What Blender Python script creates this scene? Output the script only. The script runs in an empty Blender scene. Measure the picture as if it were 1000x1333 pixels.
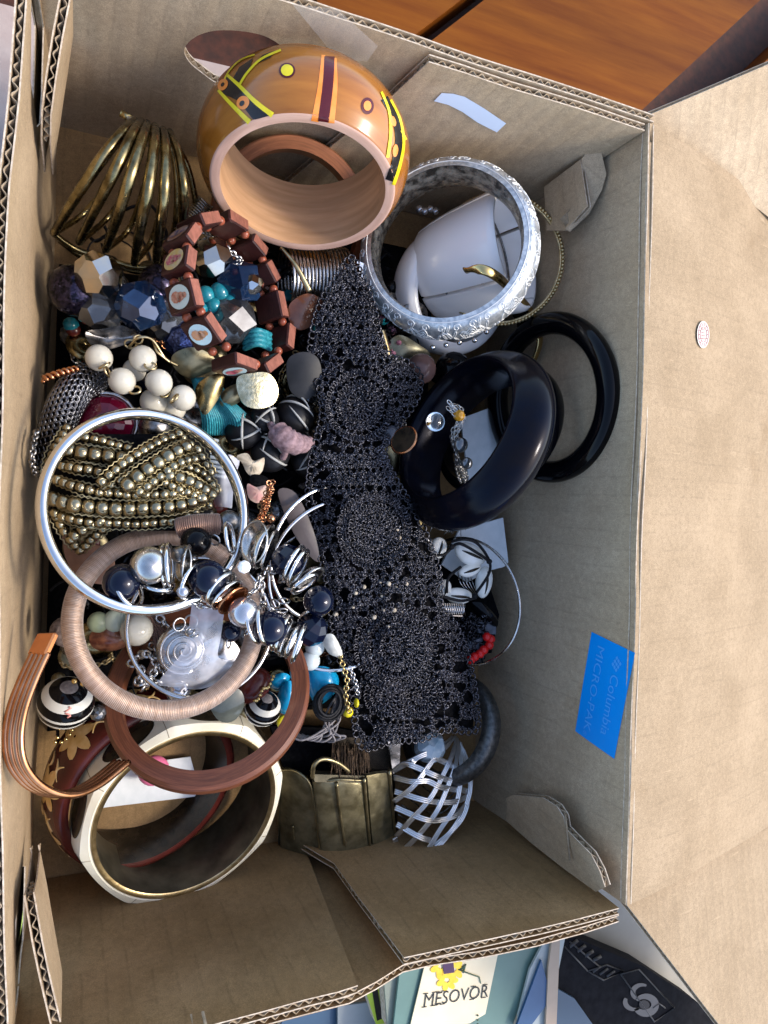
import bpy, math, random
import numpy as np
from mathutils import Vector, Matrix, noise
from mathutils.bvhtree import BVHTree
from mathutils.geometry import delaunay_2d_cdt
random.seed(7); rng = np.random.default_rng(7)
PI = math.pi; TAU = 2*PI
S = 0.01                                  # everything below is written in centimetres
sc = bpy.context.scene; COL = sc.collection
# ------------------------------------------------------------------ camera (22 cm above the rim of the box)
F = 930.0
_b = -25.; _a = (F*F+70*_b)/2130
XC = Vector((2130, 70, F)).normalized(); ZC = -Vector((-_a, _b, F)).normalized(); YC = ZC.cross(XC)
HC = 22.0
cd = bpy.data.cameras.new('camera'); cam = bpy.data.objects.new('camera', cd); COL.objects.link(cam)
R_ = Matrix(((XC[0], -XC[1], -XC[2]), (YC[0], -YC[1], -YC[2]), (ZC[0], -ZC[1], -ZC[2])))
cam.matrix_world = Matrix.Translation((0, 0, HC*S)) @ R_.to_4x4()
cd.sensor_fit = 'VERTICAL'; cd.sensor_height = 36; cd.lens = F/1333*36
cd.clip_start = 0.01; cd.clip_end = 50
sc.camera = cam
# ------------------------------------------------------------------ sky and sun
SUN_EL, SUN_AZ = 47.0, -9.0               # azimuth measured from +x towards +y
w = bpy.data.worlds.new('World'); sc.world = w; w.use_nodes = True
wn = w.node_tree; bg = wn.nodes['Background']
sky = wn.nodes.new('ShaderNodeTexSky'); sky.sky_type = 'NISHITA'; sky.sun_disc = False
sky.sun_elevation = math.radians(SUN_EL); sky.sun_rotation = math.radians(90-SUN_AZ)
sky.air_density = 1.0; sky.dust_density = 2.0; sky.ozone_density = 0.5
wn.links.new(sky.outputs[0], bg.inputs[0]); bg.inputs[1].default_value = 0.15
sd = bpy.data.lights.new('sun', 'SUN'); so = bpy.data.objects.new('sun', sd); COL.objects.link(so)
sd.energy = 1.0; sd.angle = math.radians(10); sd.color = (1, .93, .82)
e, a = math.radians(SUN_EL), math.radians(SUN_AZ)
sdir = Vector((math.cos(e)*math.cos(a), math.cos(e)*math.sin(a), math.sin(e)))
so.rotation_euler = (-sdir).to_track_quat('-Z', 'Y').to_euler()
sc.view_settings.view_transform = 'Standard'; sc.view_settings.look = 'None'
sc.view_settings.exposure = 1.54; sc.view_settings.gamma = 1

# ------------------------------------------------------------------ pixel of the photograph -> point of the place
def ray(px, py):
    r = Vector((px-500, py-666.5, F)); return Vector((r.dot(XC), r.dot(YC), r.dot(ZC)))
O = Vector((0, 0, HC))
def P(px, py, z): d = ray(px, py); return O+d*((z-HC)/d.z)
def PX(px, py, x): d = ray(px, py); return O+d*(x/d.x)
def PY(px, py, y): d = ray(px, py); return O+d*(y/d.y)
def PN(px, py, c, n): d = ray(px, py); return O+d*((Vector(c)-O).dot(n)/d.dot(n))
def cmpp(p):                              # centimetres per photograph pixel at point p
    q = Vector(p)-O; return (q.x*XC[2]+q.y*YC[2]+q.z*ZC[2])/F
def path(pts, z=None):
    return [P(p[0], p[1], p[2] if len(p) > 2 else z) for p in pts]
def smooth(pts, n=6, closed=False):       # Catmull-Rom
    pts = [Vector(p) for p in pts]; out = []; N = len(pts)
    for i in range(N if closed else N-1):
        g = lambda k: pts[k % N] if closed else pts[max(0, min(N-1, k))]
        p0, p1, p2, p3 = g(i-1), g(i), g(i+1), g(i+2)
        for j in range(n):
            t = j/n
            out.append(.5*((2*p1)+(p2-p0)*t+(2*p0-5*p1+4*p2-p3)*t*t+(3*p1-p0-3*p2+p3)*t**3))
    if not closed: out.append(pts[-1])
    return out
def resample(pts, step):
    out = [pts[0]]; acc = 0
    for a_, b_ in zip(pts, pts[1:]):
        L = (b_-a_).length
        if L == 0: continue
        while acc+L >= step:
            t = (step-acc)/L; a_ = a_.lerp(b_, t); L = (b_-a_).length; acc = 0; out.append(a_.copy())
        acc += L
    return out
def basis(n):
    n = Vector(n).normalized(); h = Vector((1, 0, 0)) if abs(n.x) < .9 else Vector((0, 1, 0))
    u = (h-n*h.dot(n)).normalized(); return u, n.cross(u), n
def frame(n, up=None):
    u, v, n = basis(n)
    if up is not None:
        up = Vector(up); u = (up-n*up.dot(n)).normalized(); v = n.cross(u)
    return Matrix((u, v, n)).transposed()

# ------------------------------------------------------------------ materials
def nodes(name):
    m = bpy.data.materials.new(name); m.use_nodes = True; nt = m.node_tree
    return m, nt, nt.nodes['Principled BSDF'], nt.nodes.new, nt.links.new
def mapping(nt, src='Object', scale=(1, 1, 1), rot=(0, 0, 0), unit=100):
    tc = nt.nodes.new('ShaderNodeTexCoord'); mp = nt.nodes.new('ShaderNodeMapping')
    k = unit if src == 'Object' else 1
    mp.inputs['Scale'].default_value = [s*k for s in scale]; mp.inputs['Rotation'].default_value = rot
    nt.links.new(tc.outputs[src], mp.inputs['Vector']); return mp.outputs['Vector']
def nz(nt, vec, scale, detail=4, rough=.55):
    n = nt.nodes.new('ShaderNodeTexNoise'); n.inputs['Scale'].default_value = scale
    n.inputs['Detail'].default_value = detail; n.inputs['Roughness'].default_value = rough
    nt.links.new(vec, n.inputs['Vector']); return n.outputs['Fac']
def ramp(nt, fac, stops):
    r = nt.nodes.new('ShaderNodeValToRGB'); el = r.color_ramp.elements
    while len(el) < len(stops): el.new(.5)
    for e_, (p, c) in zip(el, stops): e_.position = p; e_.color = (*c, 1) if len(c) == 3 else c
    nt.links.new(fac, r.inputs['Fac']); return r.outputs['Color']
def mixc(nt, fac, a_, b_, mode='MIX'):
    m = nt.nodes.new('ShaderNodeMix'); m.data_type = 'RGBA'; m.blend_type = mode
    for i, v in ((0, fac), (6, a_), (7, b_)):
        if hasattr(v, 'is_linked') or isinstance(v, bpy.types.NodeSocket): nt.links.new(v, m.inputs[i])
        else: m.inputs[i].default_value = v if i == 0 else ((*v, 1) if len(v) == 3 else v)
    return m.outputs[2]
def bump(nt, b, h, strength, dist=.02*S):
    bp = nt.nodes.new('ShaderNodeBump'); bp.inputs['Strength'].default_value = strength
    bp.inputs['Distance'].default_value = dist; nt.links.new(h, bp.inputs['Height'])
    nt.links.new(bp.outputs[0], b.inputs['Normal']); return bp
def mat(name, c1, c2=None, scale=2., rough=.4, metal=0., bmp=0., bscale=10., coat=0., trans=0., rvar=.0, src='Object', lo=.35, hi=.65, sss=0., spec=None, dist=.02*S):
    m, nt, b, N, L = nodes(name); vec = mapping(nt, src)
    if c2 is not None:
        L(ramp(nt, nz(nt, vec, scale), [(lo, c1), (hi, c2)]), b.inputs['Base Color'])
    else: b.inputs['Base Color'].default_value = (*c1, 1)
    b.inputs['Roughness'].default_value = rough; b.inputs['Metallic'].default_value = metal
    if rvar:
        r = ramp(nt, nz(nt, vec, scale*1.7, 6), [(.3, (max(.02, rough-rvar),)*3), (.7, (min(1, rough+rvar),)*3)])
        L(r, b.inputs['Roughness'])
    if bmp: bump(nt, b, nz(nt, vec, bscale, 5), bmp, dist)
    if metal < .5: coat *= .45
    b.inputs['Coat Weight'].default_value = coat; b.inputs['Coat Roughness'].default_value = .06
    b.inputs['Transmission Weight'].default_value = trans
    if sss: b.inputs['Subsurface Weight'].default_value = sss; b.inputs['Subsurface Radius'].default_value = (.004, .003, .002)
    b.inputs['Specular IOR Level'].default_value = spec if spec is not None else (.5 if metal > .5 else .3)
    return m
def card(name, c1, c2, flute=.05, uv=True):
    m, nt, b, N, L = nodes(name); vec = mapping(nt)
    base = ramp(nt, nz(nt, vec, .35, 5), [(.3, c1), (.7, c2)])
    fine = nz(nt, vec, 28, 3, .7)
    base = mixc(nt, .6, base, ramp(nt, fine, [(.3, (.25, .25, .25)), (.7, (.76, .76, .76))]), 'OVERLAY')
    mott = nz(nt, mapping(nt, scale=(1, 1, 1)), 4.5, 4, .7)                 # mottled pulp
    base = mixc(nt, .35, base, ramp(nt, mott, [(.3, (.32, .31, .30)), (.7, (.68, .68, .68))]), 'OVERLAY')
    stain = ramp(nt, nz(nt, mapping(nt), .16, 5, .7), [(.60, (1, 1, 1)), (.72, (.80, .74, .66))])   # old damp marks
    base = mixc(nt, .5, base, stain, 'MULTIPLY')
    scf = nz(nt, mapping(nt, scale=(.35, 3.2, 1.4), rot=(.2, .5, .9)), 1.3, 3, .5)                  # pale scuffs
    base = mixc(nt, ramp(nt, scf, [(.70, (0,)*3), (.74, (.30,)*3)]), base, tuple(min(1, x*1.5) for x in c2))
    # dark and pale fibres
    fv = mapping(nt, scale=(1, .22, 1), rot=(.3, .2, .7)); fs = nz(nt, fv, 60, 2, .5)
    base = mixc(nt, ramp(nt, fs, [(.70, (0,)*3), (.76, (.45,)*3)]), base, tuple(x*.42 for x in c1))
    uvv = mapping(nt, 'UV'); wv = N('ShaderNodeTexWave'); wv.wave_type = 'BANDS'; wv.bands_direction = 'X'
    wv.inputs['Scale'].default_value = .42; wv.inputs['Distortion'].default_value = .9; wv.inputs['Detail'].default_value = 2
    wv.inputs['Detail Scale'].default_value = 1.2; L(uvv, wv.inputs['Vector'])
    line = ramp(nt, wv.outputs['Fac'], [(0, (0,)*3), (.06, (1,)*3)])
    # broken flute creases
    brk = nz(nt, mapping(nt, 'UV', scale=(1, .5, 1)), 1.6, 3)
    li = mixc(nt, ramp(nt, brk, [(.42, (1,)*3), (.6, (0,)*3)]), line, (1, 1, 1))
    base = mixc(nt, flute, base, li, 'MULTIPLY')
    L(base, b.inputs['Base Color']); b.inputs['Roughness'].default_value = .82
    b.inputs['Specular IOR Level'].default_value = .25
    h = N('ShaderNodeMath'); h.operation = 'MULTIPLY_ADD'; L(fine, h.inputs[0]); h.inputs[1].default_value = .35
    L(wv.outputs['Fac'], h.inputs[2]); bump(nt, b, h.outputs[0], .5, .022*S)
    return m
def wood(name, c1, c2, scale=(1, 12, 12), src='Object', rough=.4, k=1., coat=.2, rot=(0, 0, 0), bmp=.15):
    # spec kept modest so the open sky mirrors less
    m, nt, b, N, L = nodes(name); vec = mapping(nt, src, scale=scale, rot=rot)
    g = nz(nt, vec, k, 6, .65); big = nz(nt, vec, k*.25, 2)
    base = ramp(nt, g, [(.3, c1), (.7, c2)])
    base = mixc(nt, .5, base, ramp(nt, big, [(.35, (.35,)*3), (.65, (.65,)*3)]), 'OVERLAY')
    L(base, b.inputs['Base Color']); b.inputs['Roughness'].default_value = rough; b.inputs['Specular IOR Level'].default_value = .28
    b.inputs['Coat Weight'].default_value = coat; b.inputs['Coat Roughness'].default_value = .15
    bump(nt, b, g, bmp, .02*S); return m
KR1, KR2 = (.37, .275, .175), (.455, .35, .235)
M_card = card('kraft_cardboard_shade_lightened', KR1, KR2, .13)  # base colour lightened to lift the walls that lie in shade
M_carddim = card('kraft_cardboard_sun_darkened', (.265, .19, .113), (.34, .25, .155), .09)  # same kraft, colour darkened to hold down the sunlit flap and left wall
M_cardin = card('brown_cardboard', (.20, .12, .05), (.27, .17, .08), .18)
M_edge = mat('cardboard_core', (.25, .185, .115), (.36, .28, .19), rough=.95, scale=5, bmp=.3)
M_edgelight = mat('torn_paper_edge', (.36, .28, .20), (.56, .47, .37), rough=.95, scale=6, bmp=.4)
M_black = mat('black_plastic', (.002, .002, .003), rough=.1, spec=.16, coat=.05, bmp=.03, bscale=4)
M_blackpearl = mat('blue_black_lacquer', (.0015, .003, .009), (.006, .005, .007), scale=.6, rough=.13, spec=.14, coat=.0, metal=.3, bmp=.10, bscale=30, rvar=.05)
M_blackmat = mat('black_fabric', (.002, .002, .0025), (.006, .006, .007), scale=6, rough=.9, spec=.05, bmp=.6, bscale=20)
M_yarn = mat('black_metallic_yarn', (.004, .004, .006), (.15, .15, .18), scale=14, rough=.24, metal=.6, bmp=.6, bscale=30, lo=.45, hi=.7)
M_silver = mat('polished_silver', (.72, .71, .70), (.60, .58, .56), scale=.8, rough=.10, metal=1, bmp=.03, bscale=3)
M_silverdull = mat('worn_silver', (.34, .33, .32), (.62, .60, .58), scale=1.6, rough=.24, metal=1, bmp=.1, bscale=8, rvar=.1)
M_silverdark = mat('blackened_silver', (.10, .095, .09), (.36, .34, .32), scale=2.5, rough=.3, metal=1, bmp=.2, bscale=8, rvar=.1)
M_tarnish = mat('tarnished_inner_metal', (.07, .065, .05), (.46, .44, .36), scale=2.8, rough=.3, metal=1, bmp=.15, bscale=14, rvar=.12, lo=.38, hi=.6)
M_engr = mat('engraved_silver', (.34, .37, .40), (.66, .67, .66), scale=5, rough=.36, metal=.7, bmp=.5, bscale=9)
M_engl = mat('engraved_white_line', (.80, .80, .78), rough=.45, metal=.4)
M_bronze = mat('antique_bronze_bar', (.10, .075, .034), (.34, .27, .13), scale=1.6, rough=.25, metal=1, bmp=.12, bscale=9, rvar=.08)
M_brass = mat('dull_brass', (.17, .145, .08), (.34, .29, .17), scale=1.2, rough=.36, metal=.9, bmp=.25, bscale=12, rvar=.1)
M_brassd = mat('dark_brass_lining', (.055, .05, .032), (.15, .13, .085), scale=.8, rough=.42, metal=.7, bmp=.2, bscale=10, rvar=.08)
M_brassrim = mat('brass_rim', (.36, .27, .13), (.58, .46, .26), scale=3, rough=.28, metal=1, bmp=.3, bscale=10)
M_gold = mat('gold_metal', (.62, .46, .20), (.52, .37, .15), scale=1, rough=.2, metal=1)
M_copper = mat('copper_wire', (.42, .18, .08), (.56, .27, .14), scale=1.5, rough=.22, metal=1, bmp=.05)
M_beadbr = mat('bronze_bead', (.20, .17, .11), (.46, .39, .24), scale=1.2, rough=.25, metal=1, bmp=.15, bscale=6)
M_pewter = mat('dark_pewter', (.055, .055, .054), (.13, .13, .125), scale=5, rough=.42, metal=.8, bmp=.5, bscale=14)
M_white = mat('white_plastic', (.90, .87, .85), rough=.14, coat=.6)
M_ivory = mat('cream_bone', (.66, .61, .47), (.76, .72, .60), scale=.8, rough=.3, coat=.3, bmp=.05)
M_horn = mat('dark_horn', (.008, .007, .005), (.035, .024, .014), scale=2, rough=.25, spec=.3)
M_pearl = mat('cream_pearl', (.44, .41, .33), (.54, .51, .43), scale=.8, rough=.14, coat=1)
M_navy = mat('navy_pearl', (.0015, .003, .012), (.003, .006, .022), scale=.6, rough=.1, metal=.2, spec=.3, coat=.35)
M_spearl = mat('silver_pearl', (.40, .40, .44), (.50, .50, .52), scale=.6, rough=.18, metal=.8, coat=.6)
M_glass = mat('clear_glass', (.85, .9, .92), rough=.03, trans=1)
M_bluegl = mat('blue_crystal', (.008, .025, .07), (.025, .065, .15), scale=.9, rough=.05, metal=.5, coat=1)
M_smoke = mat('smoky_crystal', (.05, .05, .055), (.16, .17, .18), scale=.9, rough=.06, metal=.6, coat=1)
M_goldfac = mat('mirror_gold_crystal', (.60, .50, .38), (.42, .42, .42), scale=1.2, rough=.12, metal=1)
M_teal = mat('teal_bead', (.005, .11, .15), (.015, .22, .27), scale=1, rough=.12, coat=.8)
M_turq = mat('turquoise_plastic', (.004, .23, .44), (.01, .29, .50), scale=.5, rough=.22, coat=.3)
M_tealth = mat('teal_thread', (.01, .14, .18), (.04, .27, .31), scale=10, rough=.35, bmp=.3, bscale=30)
M_rust = mat('rust_wood_bead', (.20, .045, .022), (.30, .08, .04), scale=2, rough=.3, coat=.3)
M_tile = wood('reddish_brown_tile', (.020, .005, .004), (.048, .012, .009), scale=(3, 3, 14), coat=.05, rough=.45, k=2)
M_tilepale = wood('pale_tile_edge', (.17, .06, .038), (.27, .10, .068), scale=(3, 3, 14), coat=0, rough=.55, k=2)
M_lacq = wood('lacquered_orange_wood', (.24, .078, .009), (.36, .135, .018), scale=(.35, 2.5, 1), src='UV', rough=.16, k=.8, coat=.6, bmp=.03)
M_woodin = wood('pale_raw_wood', (.40, .22, .11), (.49, .29, .16), scale=(.25, 3, 1), src='UV', rough=.55, k=1.6, coat=0, bmp=.08)
M_woodrim = wood('pinkish_wood_rim', (.50, .30, .22), (.60, .38, .29), scale=(.3, 3, 1), src='UV', rough=.5, k=2, coat=.1)
M_brownw = wood('red_brown_wood', (.075, .022, .010), (.16, .054, .025), scale=(.5, 9, 1), src='UV', rough=.38, k=2.4, coat=.12, bmp=.15)
M_brownw2 = wood('mid_brown_wood', (.20, .07, .03), (.31, .12, .055), scale=(.6, 8, 1), src='UV', rough=.4, k=2, coat=.2)
M_maroon = mat('maroon_lacquer', (.050, .008, .006), (.085, .014, .010), scale=1, rough=.25, spec=.3, coat=.15)
M_petal = mat('painted_straw_petal', (.62, .38, .12), (.78, .56, .28), scale=2.2, rough=.35, coat=.3)
M_yel = mat('yellow_paint', (.60, .50, .01), (.72, .58, .02), rough=.25, coat=.6)
M_ora = mat('orange_paint', (.80, .22, .03), (.75, .27, .06), rough=.25, coat=.6)
M_blk = mat('black_paint', (.012, .010, .010), rough=.22, coat=.5)
M_mar = mat('dark_red_paint', (.07, .006, .010), rough=.2, coat=.6)
M_ruby = mat('ruby_glass', (.045, .001, .008), (.08, .002, .014), scale=1, rough=.07, coat=1)
M_shell = mat('cowrie_shell', (.70, .68, .60), (.82, .82, .78), scale=1.5, rough=.22, coat=.4)
M_cord = mat('black_cord', (.003, .003, .004), (.011, .011, .013), scale=8, rough=.6, spec=.2, bmp=.4, bscale=20)
M_greycord = mat('grey_cord', (.12, .11, .11), (.22, .20, .20), scale=8, rough=.6)
M_red = mat('red_bead', (.55, .01, .01), rough=.25, coat=.4)
M_pinkf = mat('mauve_fabric', (.14, .085, .09), (.30, .20, .21), scale=5, rough=.85, bmp=.5, bscale=16)
M_cream = mat('cream_cloth', (.36, .30, .22), (.50, .43, .33), scale=4, rough=.85, bmp=.4)
M_whitel = mat('white_stitching', (.34, .34, .32), rough=.6)
M_card_w = mat('white_card', (.62, .66, .68), (.70, .73, .75), rough=.5)
M_rose = None
def thread_mat(name, c1, c2, wscale=3.0):
    m, nt, b, N, L = nodes(name); uv = mapping(nt, 'UV')
    wv = N('ShaderNodeTexWave'); wv.wave_type = 'BANDS'; wv.bands_direction = 'X'; wv.inputs['Scale'].default_value = wscale
    wv.inputs['Distortion'].default_value = 1.2; wv.inputs['Detail'].default_value = 3; L(uv, wv.inputs['Vector'])
    n = nz(nt, mapping(nt, 'UV', scale=(3, .6, 1)), 2.2, 4)
    c = ramp(nt, n, [(.3, c1), (.7, c2)])
    c = mixc(nt, .3, c, wv.outputs['Color'], 'MULTIPLY'); L(c, b.inputs['Base Color'])
    b.inputs['Roughness'].default_value = .38; b.inputs['Metallic'].default_value = .55
    b.inputs['Sheen Weight'].default_value = .3
    bump(nt, b, wv.outputs['Fac'], .7, .03*S); return m
M_rose = thread_mat('rose_gold_thread', (.44, .27, .175), (.68, .49, .37), 5.5)
M_bthread = thread_mat('copper_brown_thread', (.18, .085, .055), (.32, .18, .12), 5.5)
def glitter(name, c1, c2):
    m, nt, b, N, L = nodes(name); v = N('ShaderNodeTexVoronoi'); v.inputs['Scale'].default_value = 14
    L(mapping(nt), v.inputs['Vector']); L(ramp(nt, v.outputs['Color'], [(.25, c1), (.8, c2)]), b.inputs['Base Color'])
    b.inputs['Roughness'].default_value = .2; b.inputs['Metallic'].default_value = .8
    nm = N('ShaderNodeBump'); nm.inputs['Strength'].default_value = 1; nm.inputs['Distance'].default_value = .06*S
    L(v.outputs['Color'], nm.inputs['Height']); L(nm.outputs[0], b.inputs['Normal']); return m
M_glit = glitter('purple_black_glitter', (.003, .003, .006), (.035, .028, .055))
M_glitb = glitter('blue_glitter', (.01, .015, .06), (.08, .12, .32))
def organza():
    m, nt, b, N, L = nodes('white_organza'); b.inputs['Base Color'].default_value = (.72, .74, .82, 1)
    b.inputs['Roughness'].default_value = .35; b.inputs['Sheen Weight'].default_value = .4
    f = ramp(nt, nz(nt, mapping(nt), 1.0, 3), [(.3, (.22,)*3), (.7, (.62,)*3)]); L(f, b.inputs['Alpha']); return m
M_org = organza()
def film():
    m, nt, b, N, L = nodes('clear_tape'); b.inputs['Base Color'].default_value = (.75, .72, .66, 1)
    b.inputs['Roughness'].default_value = .22; b.inputs['Alpha'].default_value = .28; return m
M_tape = film()

# ------------------------------------------------------------------ mesh builder
class MB:
    def __init__(s): s.v = []; s.f = []; s.uv = []; s.mi = []; s.has_uv = False
    def add(s, vs, fs, uvs=None, mi=0):
        o = len(s.v); s.v.extend(vs)
        for i, f in enumerate(fs):
            s.f.append([k+o for k in f]); s.mi.append(mi)
            if uvs is not None: s.uv.extend(uvs[i]); s.has_uv = True
            else: s.uv.extend([(0, 0)]*len(f))
    def tube(s, pts, r, sides=6, closed=False, cap=True, mi=0, flat=1., up=None):
        pts = [Vector(p) for p in pts]; n = len(pts)
        if n < 2: return
        rr = r if hasattr(r, '__len__') else [r]*n
        T = []
        for i in range(n):
            a_ = pts[(i-1) % n] if closed or i > 0 else pts[i]; b_ = pts[(i+1) % n] if closed or i < n-1 else pts[i]
            t = (b_-a_); T.append(t.normalized() if t.length > 1e-9 else Vector((0, 0, 1)))
        if up is None: u = basis(T[0])[0]
        else: up = Vector(up); u = (up-T[0]*up.dot(T[0])).normalized()
        vs = []; us = []; L = 0
        for i in range(n):
            src = Vector(up) if up is not None else u
            u = (src-T[i]*src.dot(T[i]))
            u = u.normalized() if u.length > 1e-6 else basis(T[i])[0]
            v = T[i].cross(u)
            if i: L += (pts[i]-pts[i-1]).length
            us.append(L)
            for k in range(sides):
                a_ = TAU*k/sides; vs.append(pts[i]+u*(math.cos(a_)*rr[i]*flat)+v*(math.sin(a_)*rr[i]))
        if closed: us.append(L+(pts[0]-pts[-1]).length)
        fs = []; uvs = []
        for i in range(n if closed else n-1):
            j = (i+1) % n
            for k in range(sides):
                l = (k+1) % sides
                fs.append((i*sides+k, i*sides+l, j*sides+l, j*sides+k))
                uvs.append(((us[i], k/sides), (us[i], (k+1)/sides), (us[i+1], (k+1)/sides), (us[i+1], k/sides)))
        if cap and not closed:
            fs.append(tuple(range(sides))[::-1]); uvs.append([(0, 0)]*sides)
            fs.append(tuple((n-1)*sides+k for k in range(sides))); uvs.append([(0, 0)]*sides)
        s.add(vs, fs, uvs, mi)
    def lathe(s, prof, c, n, segs=96, a0=0, a1=TAU, mod=None, closed_prof=True, mi=None, up=None, caps=True):
        """prof: (radius, depth along -n). mod(theta, r, h) -> r"""
        Fm = frame(n, up); u, v, n = Fm.col[0], Fm.col[1], Fm.col[2]; c = Vector(c)
        full = abs(a1-a0-TAU) < 1e-6; m = len(prof); vs = []
        cnt = segs if full else segs+1
        for i in range(cnt):
            t = a0+(a1-a0)*i/segs; d = u*math.cos(t)+v*math.sin(t)
            for r, h in prof:
                q = mod(t, r, h) if mod else r
                vs.append(c+d*q-n*h)
        pl = [0]
        for i in range(1, m+1):
            p, q = prof[i-1], prof[i % m]; pl.append(pl[-1]+math.hypot(p[0]-q[0], p[1]-q[1]))
        fs = []; uvs = []; R = max(p[0] for p in prof)
        for i in range(segs):
            j = (i+1) % cnt
            for k in range(m if closed_prof else m-1):
                l = (k+1) % m
                fs.append((i*m+k, i*m+l, j*m+l, j*m+k)); A = (a1-a0)/segs*R
                uvs.append(((i*A, pl[k]), (i*A, pl[k+1]), ((i+1)*A, pl[k+1]), ((i+1)*A, pl[k])))
        if not full and closed_prof and caps:
            fs.append(tuple(range(m))[::-1]); uvs.append([(0, 0)]*m)
            fs.append(tuple((cnt-1)*m+k for k in range(m))); uvs.append([(0, 0)]*m)
        if mi is None: s.add(vs, fs, uvs)
        else:
            for f, q, k in zip(fs, uvs, [mi[x % m] if x < segs*(m if closed_prof else m-1) else 0 for x in range(len(fs))]): pass
            o = len(s.v); s.v.extend(vs)
            for x, (f, q) in enumerate(zip(fs, uvs)):
                s.f.append([y+o for y in f]); s.uv.extend(q); s.mi.append(mi[x % m] if x < segs*m else 0)
            s.has_uv = True
    def ball(s, c, r, seg=16, rings=10, axis=(0, 0, 1), sq=1., noise_=0):
        Fm = frame(axis); vs = []; fs = []
        for i in range(rings+1):
            ph = PI*i/rings
            for k in range(seg):
                t = TAU*k/seg; q = Vector((math.sin(ph)*math.cos(t), math.sin(ph)*math.sin(t), math.cos(ph)*sq))*r
                vs.append(Vector(c)+Fm@q)
        for i in range(rings):
            for k in range(seg):
                l = (k+1) % seg; fs.append((i*seg+k, (i+1)*seg+k, (i+1)*seg+l, i*seg+l))
        s.add(vs, fs)
    def box(s, c, half, Fm=None, bev=0):
        Fm = Fm or Matrix.Identity(3); vs = []
        x, y, z = half
        if bev:
            for sx, sy, sz in [(1, 1, 1), (-1, 1, 1), (-1, -1, 1), (1, -1, 1), (1, 1, -1), (-1, 1, -1), (-1, -1, -1), (1, -1, -1)]:
                for d in ((bev, 0, 0), (0, bev, 0), (0, 0, bev)):
                    vs.append(Vector(c)+Fm@Vector((sx*(x-bev+d[0]), sy*(y-bev+d[1]), sz*(z-bev+d[2]))))
            me = _hull(vs); s.add(vs, me); return
        for sz in (-1, 1):
            for sx, sy in ((-1, -1), (1, -1), (1, 1), (-1, 1)): vs.append(Vector(c)+Fm@Vector((sx*x, sy*y, sz*z)))
        s.add(vs, [(3, 2, 1, 0), (4, 5, 6, 7), (0, 1, 5, 4), (1, 2, 6, 5), (2, 3, 7, 6), (3, 0, 4, 7)])
    def hull(s, vs): s.add(list(vs), _hull(list(vs)))
    def grid(s, rows, thick=0, uvk=1.):
        n = len(rows); m = len(rows[0]); vs = [Vector(p) for r in rows for p in r]; fs = []; uvs = []
        for i in range(n-1):
            for j in range(m-1):
                fs.append((i*m+j, i*m+j+1, (i+1)*m+j+1, (i+1)*m+j)); uvs.append(((j*uvk, i*uvk), ((j+1)*uvk, i*uvk), ((j+1)*uvk, (i+1)*uvk), (j*uvk, (i+1)*uvk)))
        s.add(vs, fs, uvs)
    def mesh(s, name, origin=(0, 0, 0), smooth_=True, mats=()):
        o = Vector(origin)
        me = bpy.data.meshes.new(name); me.from_pydata([tuple((Vector(p)-o)*S) for p in s.v], [], s.f)
        if s.has_uv:
            ul = me.uv_layers.new(name='UVMap'); ul.data.foreach_set('uv', np.array(s.uv, dtype=np.float32).ravel())
        me.polygons.foreach_set('material_index', s.mi)
        if smooth_: me.polygons.foreach_set('use_smooth', [True]*len(s.f))
        for m in mats: me.materials.append(m)
        me.validate(); me.update()
        return me
import bmesh
def _hull(vs):
    bm = bmesh.new(); bv = [bm.verts.new(v) for v in vs]; idx = {v: i for i, v in enumerate(bv)}
    bmesh.ops.convex_hull(bm, input=bv); fs = [tuple(idx[v] for v in f.verts) for f in bm.faces]; bm.free(); return fs

def thing(name, label, cat, at, group=None):
    o = bpy.data.objects.new(name, None); COL.objects.link(o); o.location = Vector(at)*S
    o.empty_display_size = .01; o['label'] = label; o['category'] = cat; o['_o'] = list(at)
    if group: o['group'] = group
    return o
def world_origin(o):
    p = Vector((0, 0, 0))
    while o is not None: p += Vector(o.location); o = o.parent
    return p/S
def part(name, mb, m, parent, smooth_=True, label=None, kind=None, auto=None):
    mats = m if isinstance(m, (list, tuple)) else [m]
    me = mb.mesh(name, world_origin(parent), smooth_, mats)
    o = bpy.data.objects.new(name, me); COL.objects.link(o); o.parent = parent
    if label: o['label'] = label
    if kind: o['kind'] = kind
    if auto and smooth_: me.set_sharp_from_angle(angle=math.radians(auto))
    return o
def single(name, mb, m, label, cat, group=None, smooth_=True, kind=None, auto=None, origin=None):
    mats = m if isinstance(m, (list, tuple)) else [m]
    if origin is None:
        A = np.array([tuple(v) for v in mb.v]); origin = Vector(((A[:, 0].min()+A[:, 0].max())/2, (A[:, 1].min()+A[:, 1].max())/2, A[:, 2].min()))
    me = mb.mesh(name, origin, smooth_, mats)
    o = bpy.data.objects.new(name, me); COL.objects.link(o); o.location = Vector(origin)*S
    if label: o['label'] = label
    if cat: o['category'] = cat
    if group: o['group'] = group
    if kind: o['kind'] = kind
    if auto and smooth_: me.set_sharp_from_angle(angle=math.radians(auto))
    return o
def inst(name, me, p, parent=None, Rm=None, k=1., label=None, cat=None, group=None):
    o = bpy.data.objects.new(name, me); COL.objects.link(o)
    base = world_origin(parent) if parent else Vector((0, 0, 0))
    o.location = (Vector(p)-base)*S; o.parent = parent
    if Rm is not None: o.rotation_euler = Rm.to_euler()
    o.scale = (k, k, k) if not hasattr(k, '__len__') else k
    if label: o['label'] = label
    if cat: o['category'] = cat
    if group: o['group'] = group
    return o
def bvh(mb):
    return BVHTree.FromPolygons([tuple(v) for v in mb.v], mb.f)
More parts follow.
